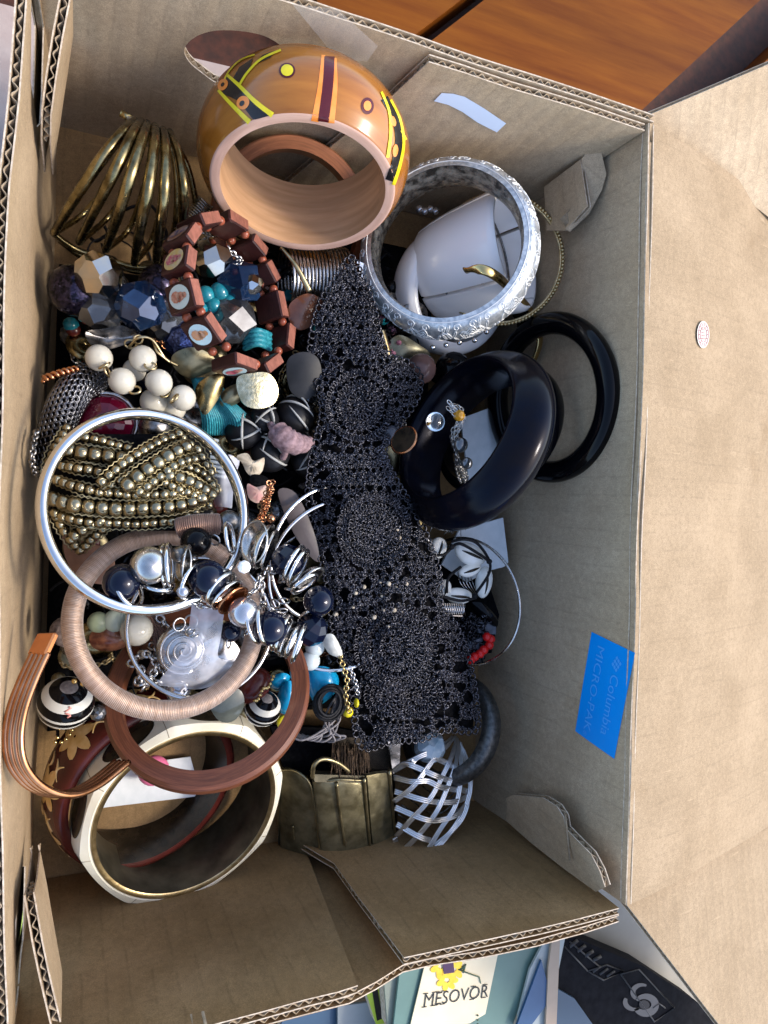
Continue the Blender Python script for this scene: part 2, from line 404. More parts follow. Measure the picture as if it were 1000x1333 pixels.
def hit(tree, px, py):
    r = tree.ray_cast(O, ray(px, py).normalized()); return (r[0], r[1]) if r[0] is not None else (None, None)
def decal(mb, tree, pts, off=.02, sub=1.2):
    """fill a pixel polygon on a surface with a thin raised layer of paint"""
    n = len(pts); out = []
    for i in range(n):
        a_, b_ = Vector(pts[i]), Vector(pts[(i+1) % n]); k = max(1, int((b_-a_).length/3))
        out += [a_.lerp(b_, j/k) for j in range(k)]
    xs = [p[0] for p in out]; ys = [p[1] for p in out]
    ins = [Vector((x, y)) for x in np.arange(min(xs)+1, max(xs), 3) for y in np.arange(min(ys)+1, max(ys), 3) if inside((x, y), out)]
    r = delaunay_2d_cdt(out+ins, [(i, (i+1) % len(out)) for i in range(len(out))], [], 0, 1e-4)
    vs, ok = [], []
    for p in r[0]:
        h, nn = hit(tree, p[0], p[1])
        if h is None: vs.append(Vector((0, 0, 0))); ok.append(False)
        else: vs.append(h+(nn if nn.dot(O-h) > 0 else -nn)*off); ok.append(True)
    fs = []
    for f in r[2]:
        c = sum((r[0][i] for i in f), Vector((0, 0)))/len(f)
        if all(ok[i] for i in f) and inside(c, out) and max((vs[f[0]]-vs[i]).length for i in f) < .8: fs.append(f)
    if not fs: return
    used = sorted({i for f in fs for i in f}); mp = {i: k for k, i in enumerate(used)}
    mb.add([vs[i] for i in used], [tuple(mp[i] for i in f) for f in fs])
def ribbon_px(pts, wd):
    pts = smooth([Vector((*p, 0)) for p in pts], 5); L = []; Rr = []
    for i, p in enumerate(pts):
        t = (pts[min(i+1, len(pts)-1)]-pts[max(i-1, 0)]).normalized(); q = Vector((-t.y, t.x, 0))
        ww = wd if not hasattr(wd, '__len__') else wd[0]+(wd[1]-wd[0])*i/(len(pts)-1)
        L.append((p+q*ww/2).to_2d()); Rr.append((p-q*ww/2).to_2d())
    return L+Rr[::-1]
def ell_px(cx, cy, a_, b_, ang=0, n=20):
    return [(cx+a_*math.cos(t)*math.cos(ang)-b_*math.sin(t)*math.sin(ang), cy+a_*math.cos(t)*math.sin(ang)+b_*math.sin(t)*math.cos(ang)) for t in [TAU*i/n for i in range(n)]]
def inside(p, poly):
    x, y = p[0], p[1]; c = False; j = len(poly)-1
    for i in range(len(poly)):
        xi, yi = poly[i][0], poly[i][1]; xj, yj = poly[j][0], poly[j][1]
        if (yi > y) != (yj > y) and x < (xj-xi)*(y-yi)/(yj-yi+1e-12)+xi: c = not c
        j = i
    return c

# ------------------------------------------------------------------ cardboard
TH = .30
def board_mesh(front, outline, holes, fn, T=TH, step=1.1, uvf=None):
    """two paper liners TH apart; fn(u,v,d)->point at depth d behind the face"""
    def dens(loop):
        out = []
        for i in range(len(loop)):
            a_, b_ = Vector(loop[i]), Vector(loop[(i+1) % len(loop)]); k = max(1, int((b_-a_).length/.8))
            out += [a_.lerp(b_, j/k) for j in range(k)]
        return out
    outl = dens(outline); hl = [dens(h) for h in holes]
    pts = list(outl); ed = [(i, (i+1) % len(outl)) for i in range(len(outl))]
    for h in hl:
        o = len(pts); pts += h; ed += [(o+i, o+(i+1) % len(h)) for i in range(len(h))]
    xs = [p[0] for p in outl]; ys = [p[1] for p in outl]
    for x in np.arange(min(xs)+step*.5, max(xs), step):
        for y in np.arange(min(ys)+step*.5, max(ys), step):
            if inside((x, y), outl) and not any(inside((x, y), h) for h in hl): pts.append(Vector((x, y)))
    V, E_, Fc, *_ = delaunay_2d_cdt(pts, ed, [], 0, 1e-4)
    tris = []
    for f in Fc:
        c = sum((V[i] for i in f), Vector((0, 0)))/len(f)
        if inside(c, outl) and not any(inside(c, h) for h in hl): tris.append(tuple(f))
    uvof = lambda i: (V[i][0], V[i][1])
    liner = .045
    for d0, d1 in ((0, liner), (T-liner, T)):
        n = len(V); A = [fn(v[0], v[1], d0) for v in V]; B = [fn(v[0], v[1], d1) for v in V]
        front.add(A+B, tris+[tuple(i+n for i in t[::-1]) for t in tris], [[uvof(i) for i in t] for t in tris]+[[uvof(i) for i in t[::-1]] for t in tris])
        for loop in [outl]+hl:
            m = len(loop); A = [fn(v[0], v[1], d0) for v in loop]; B = [fn(v[0], v[1], d1) for v in loop]
            front.add(A+B, [(i, (i+1) % m, m+(i+1) % m, m+i) for i in range(m)], mi=1)
    return outl, hl
def flute_mesh(mb, loop, fn, centre, T=TH, depth=.7, period=.40, closed=False, i0=0, i1=None):
    pts = resample([Vector(p) for p in loop], .07); s = 0; vs = []; fs = []
    for i, p in enumerate(pts):
        t = (pts[min(i+1, len(pts)-1)]-pts[max(0, i-1)]).normalized(); nrm = Vector((-t[1], t[0]))
        if nrm.dot(Vector(centre)-p) < 0: nrm = -nrm
        s = i*.07
        d = T/2+(T/2-.055)*(.78+.35*noise.noise(Vector((s*.5, 7, 2))))*math.sin(TAU*s/period+noise.noise(Vector((s*.45, 1, 2)))*2.6)
        q = p+nrm*(.05+.07*noise.noise(Vector((s*1.2, 5, 1)))); r = p+nrm*depth
        vs += [fn(q[0], q[1], d-.018), fn(r[0], r[1], d-.018), fn(q[0], q[1], d+.018), fn(r[0], r[1], d+.018)]
        if i:
            a_, b_ = 4*(i-1), 4*i
            fs += [(a_, a_+1, b_+1, b_), (a_+3, a_+2, b_+2, b_+3), (a_, b_, b_+2, a_+2)]
    if vs: mb.add(vs, fs)
def board(name, outline, holes, fn, parent, m, flutes=None, T=TH, label=None, step=1.1, flute_holes=True):
    b = MB(); outl, hl = board_mesh(b, outline, holes, fn, T, step)
    o = part(name, b, [m, M_edgelight], parent, smooth_=True, label=label, auto=40)
    fl = MB(); c = sum((Vector(p) for p in outline), Vector((0, 0)))/len(outline)
    for seg in (flutes if flutes is not None else [list(outline)+[outline[0]]]): flute_mesh(fl, seg, fn, c, T)
    if flute_holes:
        for h in holes:
            hc = sum((Vector(p) for p in h), Vector((0, 0)))/len(h)
            far = lambda u, v, d, hc=hc: fn(u, v, d)
            hh = [Vector(p)+(Vector(p)-hc).normalized()*.02 for p in h]
            flute_mesh(fl, hh+[hh[0]], fn, hc+(hc-hc), T, depth=-.5) if True else None
    if fl.v: part('flute', fl, M_edge, o, smooth_=True)
    return o
def plane_fn(o, u, v, n, amp=.05, k=.12, seed=0.):
    """n points away from the visible face"""
    o, u, v, n = Vector(o), Vector(u), Vector(v), Vector(n)
    def fn(a_, b_, d):
        w_ = noise.noise(Vector((a_*k, b_*k, seed)))*amp*3+noise.noise(Vector((a_*k*4, b_*k*4, seed+5)))*amp*.5
        return o+u*a_+v*b_+n*(d+w_)
    return fn
def poly_board(name, pts3, parent, m, amp=.04, seed=0., flip=False, flutes=None, T=TH, label=None, step=1.1, uvrot=False):
    """board from a (nearly flat) outline of points"""
    pts3 = [Vector(p) for p in pts3]; c = sum(pts3, Vector())/len(pts3)
    n = Vector()
    for i in range(len(pts3)): n += (pts3[i]-c).cross(pts3[(i+1) % len(pts3)]-c)
    n.normalize()
    if n.dot(O-c) > 0: n = -n            # away from the camera
    u = (pts3[1]-pts3[0]); u = (u-n*u.dot(n)).normalized(); v = n.cross(u)
    if uvrot: u, v = v, -u
    ol = [((p-c).dot(u), (p-c).dot(v)) for p in pts3]
    fn = plane_fn(c, u, v, n, amp, seed=seed)
    fl = None
    if flutes is not None: fl = [[ol[i] for i in seg] for seg in flutes]
    return board(name, ol, [], fn, parent, m, fl, T, label, step)

# ================================================================== SETTING BELOW AND AROUND THE BOX
g = MB(); g.grid([[(-60, -70, -21), (90, -70, -21)], [(-60, 90, -21), (90, 90, -21)]])
single('ground', g, mat('grey_paving', (.20, .19, .18), (.30, .29, .27), scale=.3, rough=.8, bmp=.2, bscale=3), None, None, kind='structure')
M_plank = wood('varnished_orange_plank', (.11, .026, .002), (.19, .058, .004), scale=(.10, 1.1, 1.1), rough=.6, k=1.0, coat=.0, rot=(0, 0, -math.atan2((P(615, 0, -12.2)-P(550, 50, -12.2)).y, (P(615, 0, -12.2)-P(550, 50, -12.2)).x)), bmp=.05)
M_plank.node_tree.nodes['Principled BSDF'].inputs['Specular IOR Level'].default_value = .1
tab = thing('wooden_table', 'varnished orange wood tabletop behind the cardboard box', 'table', (20, 30, -15))
A0, A1 = P(550, 50, -12.2), P(615, 0, -12.2); dpl = (A1-A0).normalized(); npl = Vector((dpl.y, -dpl.x, 0))
B0 = P(925, 105, -12.2); off2 = (B0-A0).dot(npl)
cuts = [(-60, -.35), (.35, off2-1.6), (off2+1.6, off2+14), (off2+14.6, off2+26)]
for k, (q0, q1) in enumerate(cuts):
    b = MB()
    if q0 < -20: q0 = -16
    def pp(s_, q, z): return A0+dpl*s_+npl*q+Vector((0, 0, z))
    lim = 20.0
    ring = [pp(-9 if k else -4, q0, 0), pp(60, q0, 0), pp(60, q1, 0), pp(-9 if k else -4, q1, 0)]
    top = [Vector((p.x, p.y, -12.2)) for p in ring]; low = [Vector((p.x, p.y, -15)) for p in ring]
    n_ = 4; b.add(top+low, [(0, 1, 2, 3)[::-1], (4, 5, 6, 7), (0, 4, 5, 1), (1, 5, 6, 2), (2, 6, 7, 3), (3, 7, 4, 0)])
    part('plank', b, M_plank, tab, smooth_=False)
b = MB(); b.grid([[P(550, 50, -15.2)+Vector((-30, -5, 0)), P(550, 50, -15.2)+Vector((70, -5, 0))], [P(550, 50, -15.2)+Vector((-30, 60, 0)), P(550, 50, -15.2)+Vector((70, 60, 0))]])
part('underboard', b, mat('dark_stained_board', (.035, .012, .005), (.07, .02, .008), rough=.6), tab)
cl = MB(); rows = []
for i in range(40):
    y = -18+i*(38.1/39)
    rows.append([Vector((-9+j*1.1, y, -11.9+.25*noise.noise(Vector((j*.35, i*.3, 0)))-(.0 if j else 0))) for j in range(22)])
cl.grid(rows)
M_cloth = mat('pale_pink_cloth', (.33, .25, .22), (.42, .34, .30), scale=.5, rough=.9, bmp=.5, bscale=6)
clo = single('table_cloth', cl, M_cloth, 'pale pinkish cloth lying under the box beside its left wall', 'cloth')

# ================================================================== THE BOX
box = thing('cardboard_box', 'open brown corrugated cardboard box full of costume jewellery', 'box', (9.5, 0, -11.4))
rimL = [P(x, y, 0) for x, y in [(36, 0), (26, 131), (14, 244), (8, 356), (3, 500), (0, 700), (1, 900), (3, 1050), (7, 1170), (12, 1330)]]
ryL = np.array([p.y for p in rimL])[::-1]; rxL = np.array([p.x for p in rimL])[::-1]
def left_fn(u, v, d):
    xr = float(np.interp(u, ryL, rxL)); t = min(1, max(0, -v/11))
    return Vector((xr*(1-t)+(-1.05)*t-d+.12*noise.noise(Vector((u*.2, v*.25, 3))), u, v))
holeL1 = [(13.9, -.9), (15.2, -.9), (15.3, -4.5), (12.2, -4.6), (11.6, -3.6), (12.0, -1.6)]
holeL2 = [(-13.2, -2.2), (-15.9, -2.0), (-16.3, -4), (-16.2, -6.5), (-13.6, -6.6), (-12.8, -5)]
board('side_wall', [(15.6, 0), (-17, 0), (-17, -11), (15.6, -11)], [holeL1, holeL2], left_fn, box, M_carddim, flutes=[[(15.6, 0), (-17, 0)]], flute_holes=False)
def top_fn(u, v, d):
    return Vector((u, 15.5+d+.02*v*(-1)*0+.10*noise.noise(Vector((u*.2, v*.2, 9)))+.05*v*.6, v))
hc = [PY(x, y, 15.4) for x, y in [(240, 62), (255, 47), (282, 40), (320, 43), (350, 52), (372, 70), (372, 92), (350, 108), (318, 113), (285, 107), (262, 92), (246, 78)]]
holeT = [(p.x, p.z) for p in smooth(hc, 4, closed=True)]
rt = [(-1.8, .05), (2, .02), (5.5, .0), (7.5, -.05), (10, .05), (20.6, 0)]
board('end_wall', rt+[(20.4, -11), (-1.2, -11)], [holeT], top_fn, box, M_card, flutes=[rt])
sx = PY(565, 72, 15.1)
def top2_fn(u, v, d):
    return Vector((u, 15.08+d*.95+.06*noise.noise(Vector((u*.2, v*.2, 19)))+.03*v, v))
xs_ = PY(500, 135, 15.0)
rt2 = [(sx.x, -.02), (12, .02), (14, -.05), (17, 0), (20.2, -.05)]
board('inner_end_panel', rt2+[(20.0, -10.9), (xs_.x-1.6, -10.9), (xs_.x, xs_.z)], [], top2_fn, box, M_card, flutes=[rt2, [(sx.x, 0), (xs_.x, xs_.z), (xs_.x-1.6, -10.9)]])
# right wall
def right_fn(u, v, d):
    xr = 20.62-(u+15.6)/31*.0+(.45 if u < -15 else .45*(15.4-u)/31)*1.0-.25; t = -v/11
    return Vector((xr-.5*t+d+.12*noise.noise(Vector((u*.15, v*.2, 30))), u, v))
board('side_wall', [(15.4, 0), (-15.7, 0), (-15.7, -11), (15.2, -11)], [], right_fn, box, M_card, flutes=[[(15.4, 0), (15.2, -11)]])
# bottom (near) wall: outer layer, two inner flaps
def owall(u, v, d): return Vector((u, -16.75-d+.1*noise.noise(Vector((u*.2, v*.2, 41))), v))
r_ = [PY(x, y, -16.75) for x, y in [(455, 1296), (490, 1277), (525, 1255), (560, 1247), (620, 1238), (700, 1222), (760, 1206), (806, 1190)]]
ol = [(-1.6, r_[0].z-.1)]+[(p.x, p.z) for p in r_]
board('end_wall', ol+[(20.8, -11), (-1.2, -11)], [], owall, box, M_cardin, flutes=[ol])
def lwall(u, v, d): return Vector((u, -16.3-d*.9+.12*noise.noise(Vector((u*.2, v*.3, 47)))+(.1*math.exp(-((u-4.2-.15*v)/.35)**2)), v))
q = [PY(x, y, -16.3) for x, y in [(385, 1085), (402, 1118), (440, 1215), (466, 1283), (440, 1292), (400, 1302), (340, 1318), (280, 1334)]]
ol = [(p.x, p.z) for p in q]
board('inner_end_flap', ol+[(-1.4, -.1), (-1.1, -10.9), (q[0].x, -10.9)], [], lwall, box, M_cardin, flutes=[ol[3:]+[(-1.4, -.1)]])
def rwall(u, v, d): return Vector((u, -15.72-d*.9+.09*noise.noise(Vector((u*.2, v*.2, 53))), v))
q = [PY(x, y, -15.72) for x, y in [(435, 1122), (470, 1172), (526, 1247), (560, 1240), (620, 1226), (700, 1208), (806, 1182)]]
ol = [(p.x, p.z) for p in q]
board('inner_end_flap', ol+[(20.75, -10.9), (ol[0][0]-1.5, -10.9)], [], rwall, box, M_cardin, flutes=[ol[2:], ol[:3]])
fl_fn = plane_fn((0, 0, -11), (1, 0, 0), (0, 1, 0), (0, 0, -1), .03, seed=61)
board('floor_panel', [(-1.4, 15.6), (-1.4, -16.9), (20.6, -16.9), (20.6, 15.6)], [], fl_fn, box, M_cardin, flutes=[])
# outward flaps at the right
A = right_fn(15.4, 0, .0)+Vector((.05, 0, .03)); B = right_fn(-15.7, 0, .0)+Vector((.05, 0, .03))
A2 = A+(P(1000, 262, -3)-A)*1.9; B2 = B+(P(1000, 1078, -3)-B)*1.9
def flap_fn(u, v, d):                     # u along the rim (y), v outwards
    t = v/20.; p = A.lerp(B, u).lerp(A2.lerp(B2, u), t)
    p = p+Vector((0, 0, .18*noise.noise(Vector((u*5, v*.22, 71)))+.35*math.sin(min(1, t*3)*PI)*.5)); return p+Vector((-.28, 0, -1))*d
def fl2(u, v, d): return flap_fn((15.4-u)/31.1, v, d)
board('side_flap', [(15.4, 0), (-15.7, 0), (-15.7, 20), (15.4, 20)], [], fl2, box, M_carddim, flutes=[[(15.4, 0), (15.4, 20)], [(-15.7, 0), (-15.7, 20)]])
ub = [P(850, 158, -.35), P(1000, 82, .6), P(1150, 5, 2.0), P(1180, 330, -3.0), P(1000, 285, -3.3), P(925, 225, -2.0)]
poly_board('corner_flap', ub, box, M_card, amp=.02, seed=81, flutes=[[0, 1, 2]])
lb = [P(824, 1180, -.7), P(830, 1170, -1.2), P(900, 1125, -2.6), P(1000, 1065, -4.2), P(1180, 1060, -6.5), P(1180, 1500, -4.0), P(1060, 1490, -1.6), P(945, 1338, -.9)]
poly_board('corner_flap', lb, box, M_carddim, amp=.05, seed=87, flutes=[[6, 7, 0]])
# hand-hole tabs and corner locking tabs
def strip_tab(pts, dz, seed, m=M_carddim):
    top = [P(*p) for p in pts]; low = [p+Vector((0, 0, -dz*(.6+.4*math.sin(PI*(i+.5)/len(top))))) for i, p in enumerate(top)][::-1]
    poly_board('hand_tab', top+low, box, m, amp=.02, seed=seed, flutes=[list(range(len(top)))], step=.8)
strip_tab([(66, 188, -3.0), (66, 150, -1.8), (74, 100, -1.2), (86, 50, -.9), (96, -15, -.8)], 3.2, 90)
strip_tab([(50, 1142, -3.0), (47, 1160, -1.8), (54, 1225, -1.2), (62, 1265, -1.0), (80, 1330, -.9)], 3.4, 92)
tb = [PX(757, 208, 19.3), PX(779, 183, 19.75), PX(790, 224, 19.9), PX(784, 245, 19.9), PX(767, 277, 19.8), PX(742, 303, 19.6), PX(736, 300, 19.5), PX(763, 268, 19.3)]
poly_board('corner_tab', tb, box, M_card, amp=.0, seed=94, flutes=[[1, 2, 3, 4, 5]], step=.5, T=.3)
ta = [PX(707, 243, 19.0), PX(757, 208, 19.25), PX(763, 268, 19.25), PX(737, 300, 19.3), PX(712, 300, 19.2)]
poly_board('corner_tab', ta, box, M_card, amp=.0, seed=95, flutes=[[0, 1]], step=.5, T=.2)
tc = [(655, 1052), (656, 1040), (668, 1035), (712, 1037), (730, 1048), (737, 1062), (737, 1078), (752, 1095), (768, 1112), (777, 1135), (781, 1158)]
tcc = [PX(x, y, 19.55) for x, y in tc]+[PX(778, 1160, 20.0), PX(735, 1130, 20.0), PX(690, 1095, 20.0), PX(660, 1068, 20.0)]
poly_board('corner_tab', tcc, box, M_card, amp=.0, seed=96, flutes=[list(range(1, 11))], step=.6, T=.3)
for p0, p1 in [((736, 1060), (742, 1120)), ]:
    b = MB(); b.tube([PX(*p0, 19.5), PX(*p1, 19.55)], .05, 5); part('crease', b, M_edge, box)
# clear tape on the end walls
for pts, f_ in [([(380, 5), (440, 12), (492, 60), (478, 80), (440, 78)], 15.36), ([(420, 25), (560, 70), (545, 100), (470, 95)], 15.35)][:1]:
    b = MB(); b.add([PY(x, y, f_) for x, y in pts], [tuple(range(len(pts)))]); part('clear_tape', b, M_tape, box)

# ------------------------------------------------------------------ stickers
def text_mesh(mb, s, o, u, v, size, n, off=.01, font_scale=(1, 1), thick=0, shear=0):
    cu = bpy.data.curves.new('t', 'FONT'); cu.body = s; cu.size = 1; cu.resolution_u = 3; cu.offset = thick; cu.shear = shear
    ob = bpy.data.objects.new('t', cu); COL.objects.link(ob); dg = bpy.context.evaluated_depsgraph_get()
    me = ob.evaluated_get(dg).to_mesh(); vs = [x.co.copy() for x in me.vertices]; fs = [tuple(p.vertices) for p in me.polygons]
    wd = max(x.x for x in vs) if vs else 1
    mb.add([Vector(o)+Vector(u)*(x.x*size*font_scale[0])+Vector(v)*(x.y*size*font_scale[1])+Vector(n)*off for x in vs], fs)
    ob.evaluated_get(dg).to_mesh_clear(); bpy.data.objects.remove(ob); bpy.data.curves.remove(cu); return wd
M_bluest = mat('glossy_blue_sticker', (.0, .26, .80), (.0, .29, .84), scale=.4, rough=.32, coat=.2)
M_bluetx = mat('embossed_blue_letter', (.07, .37, .86), rough=.28)
cs = [PX(x, y, 20.05) for x, y in [(759, 823), (811, 851), (785, 990), (737, 953)]]
st = thing('sticker', 'blue foil sticker with embossed lettering on the right inner wall', 'sticker', cs[3])
nR = Vector((-1, 0, .045)).normalized()
def onwall(i, x, y):                     # bilinear on sticker: x across (towards rim), y downwards in the picture
    p = cs[0].lerp(cs[1], x).lerp(cs[3].lerp(cs[2], x), y); return p
def wallx(p): return right_fn(p.y, p.z, 0).x
b = MB(); rows = []
for j in range(9):
    rows.append([Vector((wallx(onwall(0, i/5, j/8))-.03, onwall(0, i/5, j/8).y, onwall(0, i/5, j/8).z)) for i in range(6)])
b.grid(rows); part('sticker_sheet', b, M_bluest, st)
ud = (cs[3]-cs[0]).normalized(); vd = (cs[1]-cs[0]).normalized()
L_ = (cs[3]-cs[0]).length; W_ = (cs[1]-cs[0]).length
t = MB()
text_mesh(t, 'Columbia', cs[0]+ud*L_*.27+vd*W_*.60, ud, vd, 1.0, Vector((-1, 0, 0)), .09, (L_*.62/4.1, W_*.26))
text_mesh(t, 'MICRO-PAK', cs[0]+ud*L_*.08+vd*W_*.20, ud, vd, 1.0, Vector((-1, 0, 0)), .09, (L_*.84/5.3, W_*.24))
text_mesh(t, '®', cs[0]+ud*L_*.93+vd*W_*.20, ud, vd, 1.0, Vector((-1, 0, 0)), .09, (.3, .3))
for i in range(3):
    for j in range(3):
        c = cs[0]+ud*(L_*(.12+.035*i+.018*j))+vd*(W_*(.66+.045*j-.03*i))
        t.add([c+ud*.10+Vector((-.09, 0, 0)), c+vd*.07+Vector((-.09, 0, 0)), c-ud*.10+Vector((-.09, 0, 0)), c-vd*.07+Vector((-.09, 0, 0))], [(0, 1, 2, 3)])
t.v = [Vector((wallx(p)-.045, p.y, p.z)) for p in t.v]
part('lettering', t, M_bluetx, st, smooth_=False)
b = MB(); tp = [(565, 131), (575, 121), (590, 122), (605, 126), (630, 141), (659, 161), (647, 172), (622, 159), (602, 145), (584, 136)]
b.add([Vector((PY(x, y, 15.0).x, top2_fn(PY(x, y, 15).x, PY(x, y, 15).z, 0).y-.03, PY(x, y, 15).z)) for x, y in tp], [tuple(range(10))])
single('paper_strip', b, mat('white_tape', (.66, .76, .92), rough=.4), 'short strip of white tape stuck near the rim of the far wall', 'tape')
def on_flap(px, py):
    p0 = P(px, py, 0); lo, hi = 0., 8.
    # intersect the ray with the flap
    A_, B_, C_ = fl2(5, 0, 0), fl2(5, 10, 0), fl2(0, 5, 0); n = (B_-A_).cross(C_-A_).normalized(); n = n if n.z > 0 else -n
    return PN(px, py, A_, n), n
p, n = on_flap(908, 437); k = cmpp(p)
rs = thing('round_sticker', 'tiny round white inspection sticker on the sunlit right flap', 'sticker', p)
Fm = frame(n, (0, 1, 0)); b = MB(); fc = p+n*.30
ring = [fc+Fm@Vector((math.cos(t)*10.5*k*1.0, math.sin(t)*10.5*k*1.15, 0)).xyz for t in [TAU*i/32 for i in range(32)]]
def disc_px(cx, cy, a_, b_, dz, nseg=32):
    c, n = on_flap(cx, cy); vs = []
    for q in ell_px(cx, cy, a_, b_, 0, nseg):
        z, _ = on_flap(*q)
        vs.append(z+n*dz)
    return vs
FD = .26
b.add(disc_px(908, 437, 8, 17.5, FD), [tuple(range(32))]); part('disc', b, mat('white_sticker', (.66, .60, .55), rough=.5), rs)
M_pk = mat('faded_pink_print', (.50, .26, .24), rough=.6)
b = MB()
for (a_, bb) in ((6.6, 15.2), (4.2, 9.6)):
    b.tube(disc_px(908, 437, a_, bb, FD+.01, 28), .018, 4, closed=True)
for y0 in (430, 434, 438, 442):
    q0, q1 = on_flap(905.5, y0)[0], on_flap(910.5, y0)[0]; b.tube([q0+n*(FD+.01), q1+n*(FD+.01)], .022, 4)
for i in range(14):
    t_ = TAU*i/14; q0 = on_flap(908+5*math.cos(t_), 437+11.4*math.sin(t_))[0]; q1 = on_flap(908+5.9*math.cos(t_), 437+13.6*math.sin(t_))[0]
    b.tube([q0+n*(FD+.01), q1+n*(FD+.01)], .02, 4)
part('print', b, M_pk, rs)

# ------------------------------------------------------------------ things beyond the box, bottom of the picture
def slab(mb, pts, z, depth, mi=0):
    A = [P(x, y, z) if len((x, y)) == 2 else None for x, y in pts]; n = len(A); B = [p-Vector((0, 0, depth)) for p in A]
    mb.add(A+B, [tuple(range(n))[::-1], tuple(range(n, 2*n))]+[(i, (i+1) % n, n+(i+1) % n, n+i) for i in range(n)], mi=mi)
lt = MB(); slab(lt, [(650, 1130), (900, 1130), (1000, 1500), (560, 1500)], -15.2, .8)
single('grey_board', lt, mat('pale_grey_laminate', (.32, .305, .27), (.38, .36, .32), scale=.3, rough=.5), 'pale grey board under the black case outside the box', 'board', smooth_=False)
dk = MB(); slab(dk, [(150, 1180), (720, 1150), (735, 1480), (150, 1480)], -17.5, .6)
single('dark_tray', dk, mat('dark_blue_plastic', (.012, .018, .03), (.03, .045, .08), scale=.4, rough=.35), 'dark blue plastic tray holding the books below the box', 'tray', smooth_=False)
cs_ = thing('black_case', 'black case with an embossed round emblem and bars on its lid', 'case', P(830, 1330, -16))
b = MB(); slab(b, [(733, 1214), (748, 1220), (838, 1258), (905, 1302), (960, 1350), (960, 1450), (722, 1450), (724, 1250)], -13.4, 1.4)
part('lid', b, mat('black_vinyl', (.006, .006, .008), (.012, .012, .015), scale=2, rough=.7, spec=.04, bmp=.3, bscale=14), cs_, smooth_=False)
M_emb = mat('embossed_black_line', (.075, .068, .065), rough=.35)
def line_px(mb, pts, z, r): mb.tube([P(x, y, z) for x, y in pts], r, 4)
b = MB()
for ln in [[(808, 1268), (832, 1262), (878, 1312), (852, 1330), (808, 1268)], [(765, 1264), (790, 1256), (812, 1264), (786, 1276), (765, 1264)],
           [(735, 1232), (765, 1264)], [(742, 1226), (780, 1258)], [(850, 1312), (858, 1306), (866, 1312)]]: line_px(b, ln, -13.37, .05)
for i in range(4): line_px(b, [(742+i*10, 1232+i*6), (752+i*10, 1224+i*7)], -13.37, .14)
for i in range(3): line_px(b, [(772+i*9, 1265+i*3), (782+i*9, 1258+i*3)], -13.37, .1)
part('panel_lines', b, M_emb, cs_)
b = MB()
def arc_px(cx, cy, rx, ry, a0, a1, w0, w1):
    n_ = 22; ts = np.linspace(a0, a1, n_); L1, L2 = [], []
    for i, t in enumerate(ts):
        ww = (w0+(w1-w0)*i/(n_-1))*math.sin(PI*(.08+.84*i/(n_-1)))**.5
        L1.append(P(cx+(rx+ww)*math.cos(t), cy+(ry+ww)*math.sin(t), -13.36)); L2.append(P(cx+(rx-ww)*math.cos(t), cy+(ry-ww)*math.sin(t), -13.36))
    b.add(L1+L2, [(i, i+1, n_+i+1, n_+i) for i in range(n_-1)])
arc_px(840, 1308, 13, 11, -2.6, 2.7, 4, 6); arc_px(826, 1304, 12, 10, 1.0, 3.6, 2, 4); arc_px(836, 1292, 12, 10, 2.2, 5.2, 4, 2.5)
part('emblem', b, M_emb, cs_, smooth_=False)
b = MB(); b.add([P(x, y, -13.34) for x, y in ell_px(839, 1308, 7, 6, .4, 18)], [tuple(range(18))[::-1]]); part('emblem_eye', b, M_black, cs_, smooth_=False)
b = MB(); slab(b, [(722, 1285), (748, 1300), (780, 1345), (722, 1450)], -13.2, 1); single('blue_folder', b, mat('slate_blue_card', (.03, .07, .12), rough=.4), 'slate blue folder tucked against the black case', 'folder', smooth_=False)
def book(label, pts, z, depth, c, extra=None):
    t = thing('book', label, 'book', P(pts[0][0], pts[0][1], z-depth)); b = MB(); slab(b, pts, z, .15)
    part('cover', b, mat('book_cover', c, tuple(x*.85 for x in c), scale=.4, rough=.42), t, smooth_=False)
    b = MB(); cx = sum(p[0] for p in pts)/len(pts); cy = sum(p[1] for p in pts)/len(pts)
    slab(b, [(cx+(x-cx)*.985, cy+(y-cy)*.985) for x, y in pts], z-.16, depth); part('pages', b, M_edgelight, t, smooth_=False); return t
gb = book('sage green book with a cream title panel and yellow flowers', [(528, 1200), (735, 1160), (700, 1240), (672, 1400), (505, 1400)], -13.2, 1.8, (.12, .21, .18))
b = MB(); slab(b, [(560, 1228), (655, 1210), (632, 1320), (612, 1332), (532, 1345)], -13.02, .06); part('title_panel', b, mat('cream_paper', (.72, .60, .40), (.76, .66, .46), scale=.5, rough=.5), gb, smooth_=False)
b = MB(); o1 = P(550, 1311, -13.0); ux = (P(638, 1297, -13.0)-o1); vy = (P(553, 1286, -13.0)-o1)
uu = ux.normalized(); vv = Vector((-uu.y, uu.x, 0)); W0 = ux.length
text_mesh(b, 'MESOVOR', o1, uu, vv, 1., (0, 0, 1), .02, (W0/4.75, 1.05), thick=-.006)
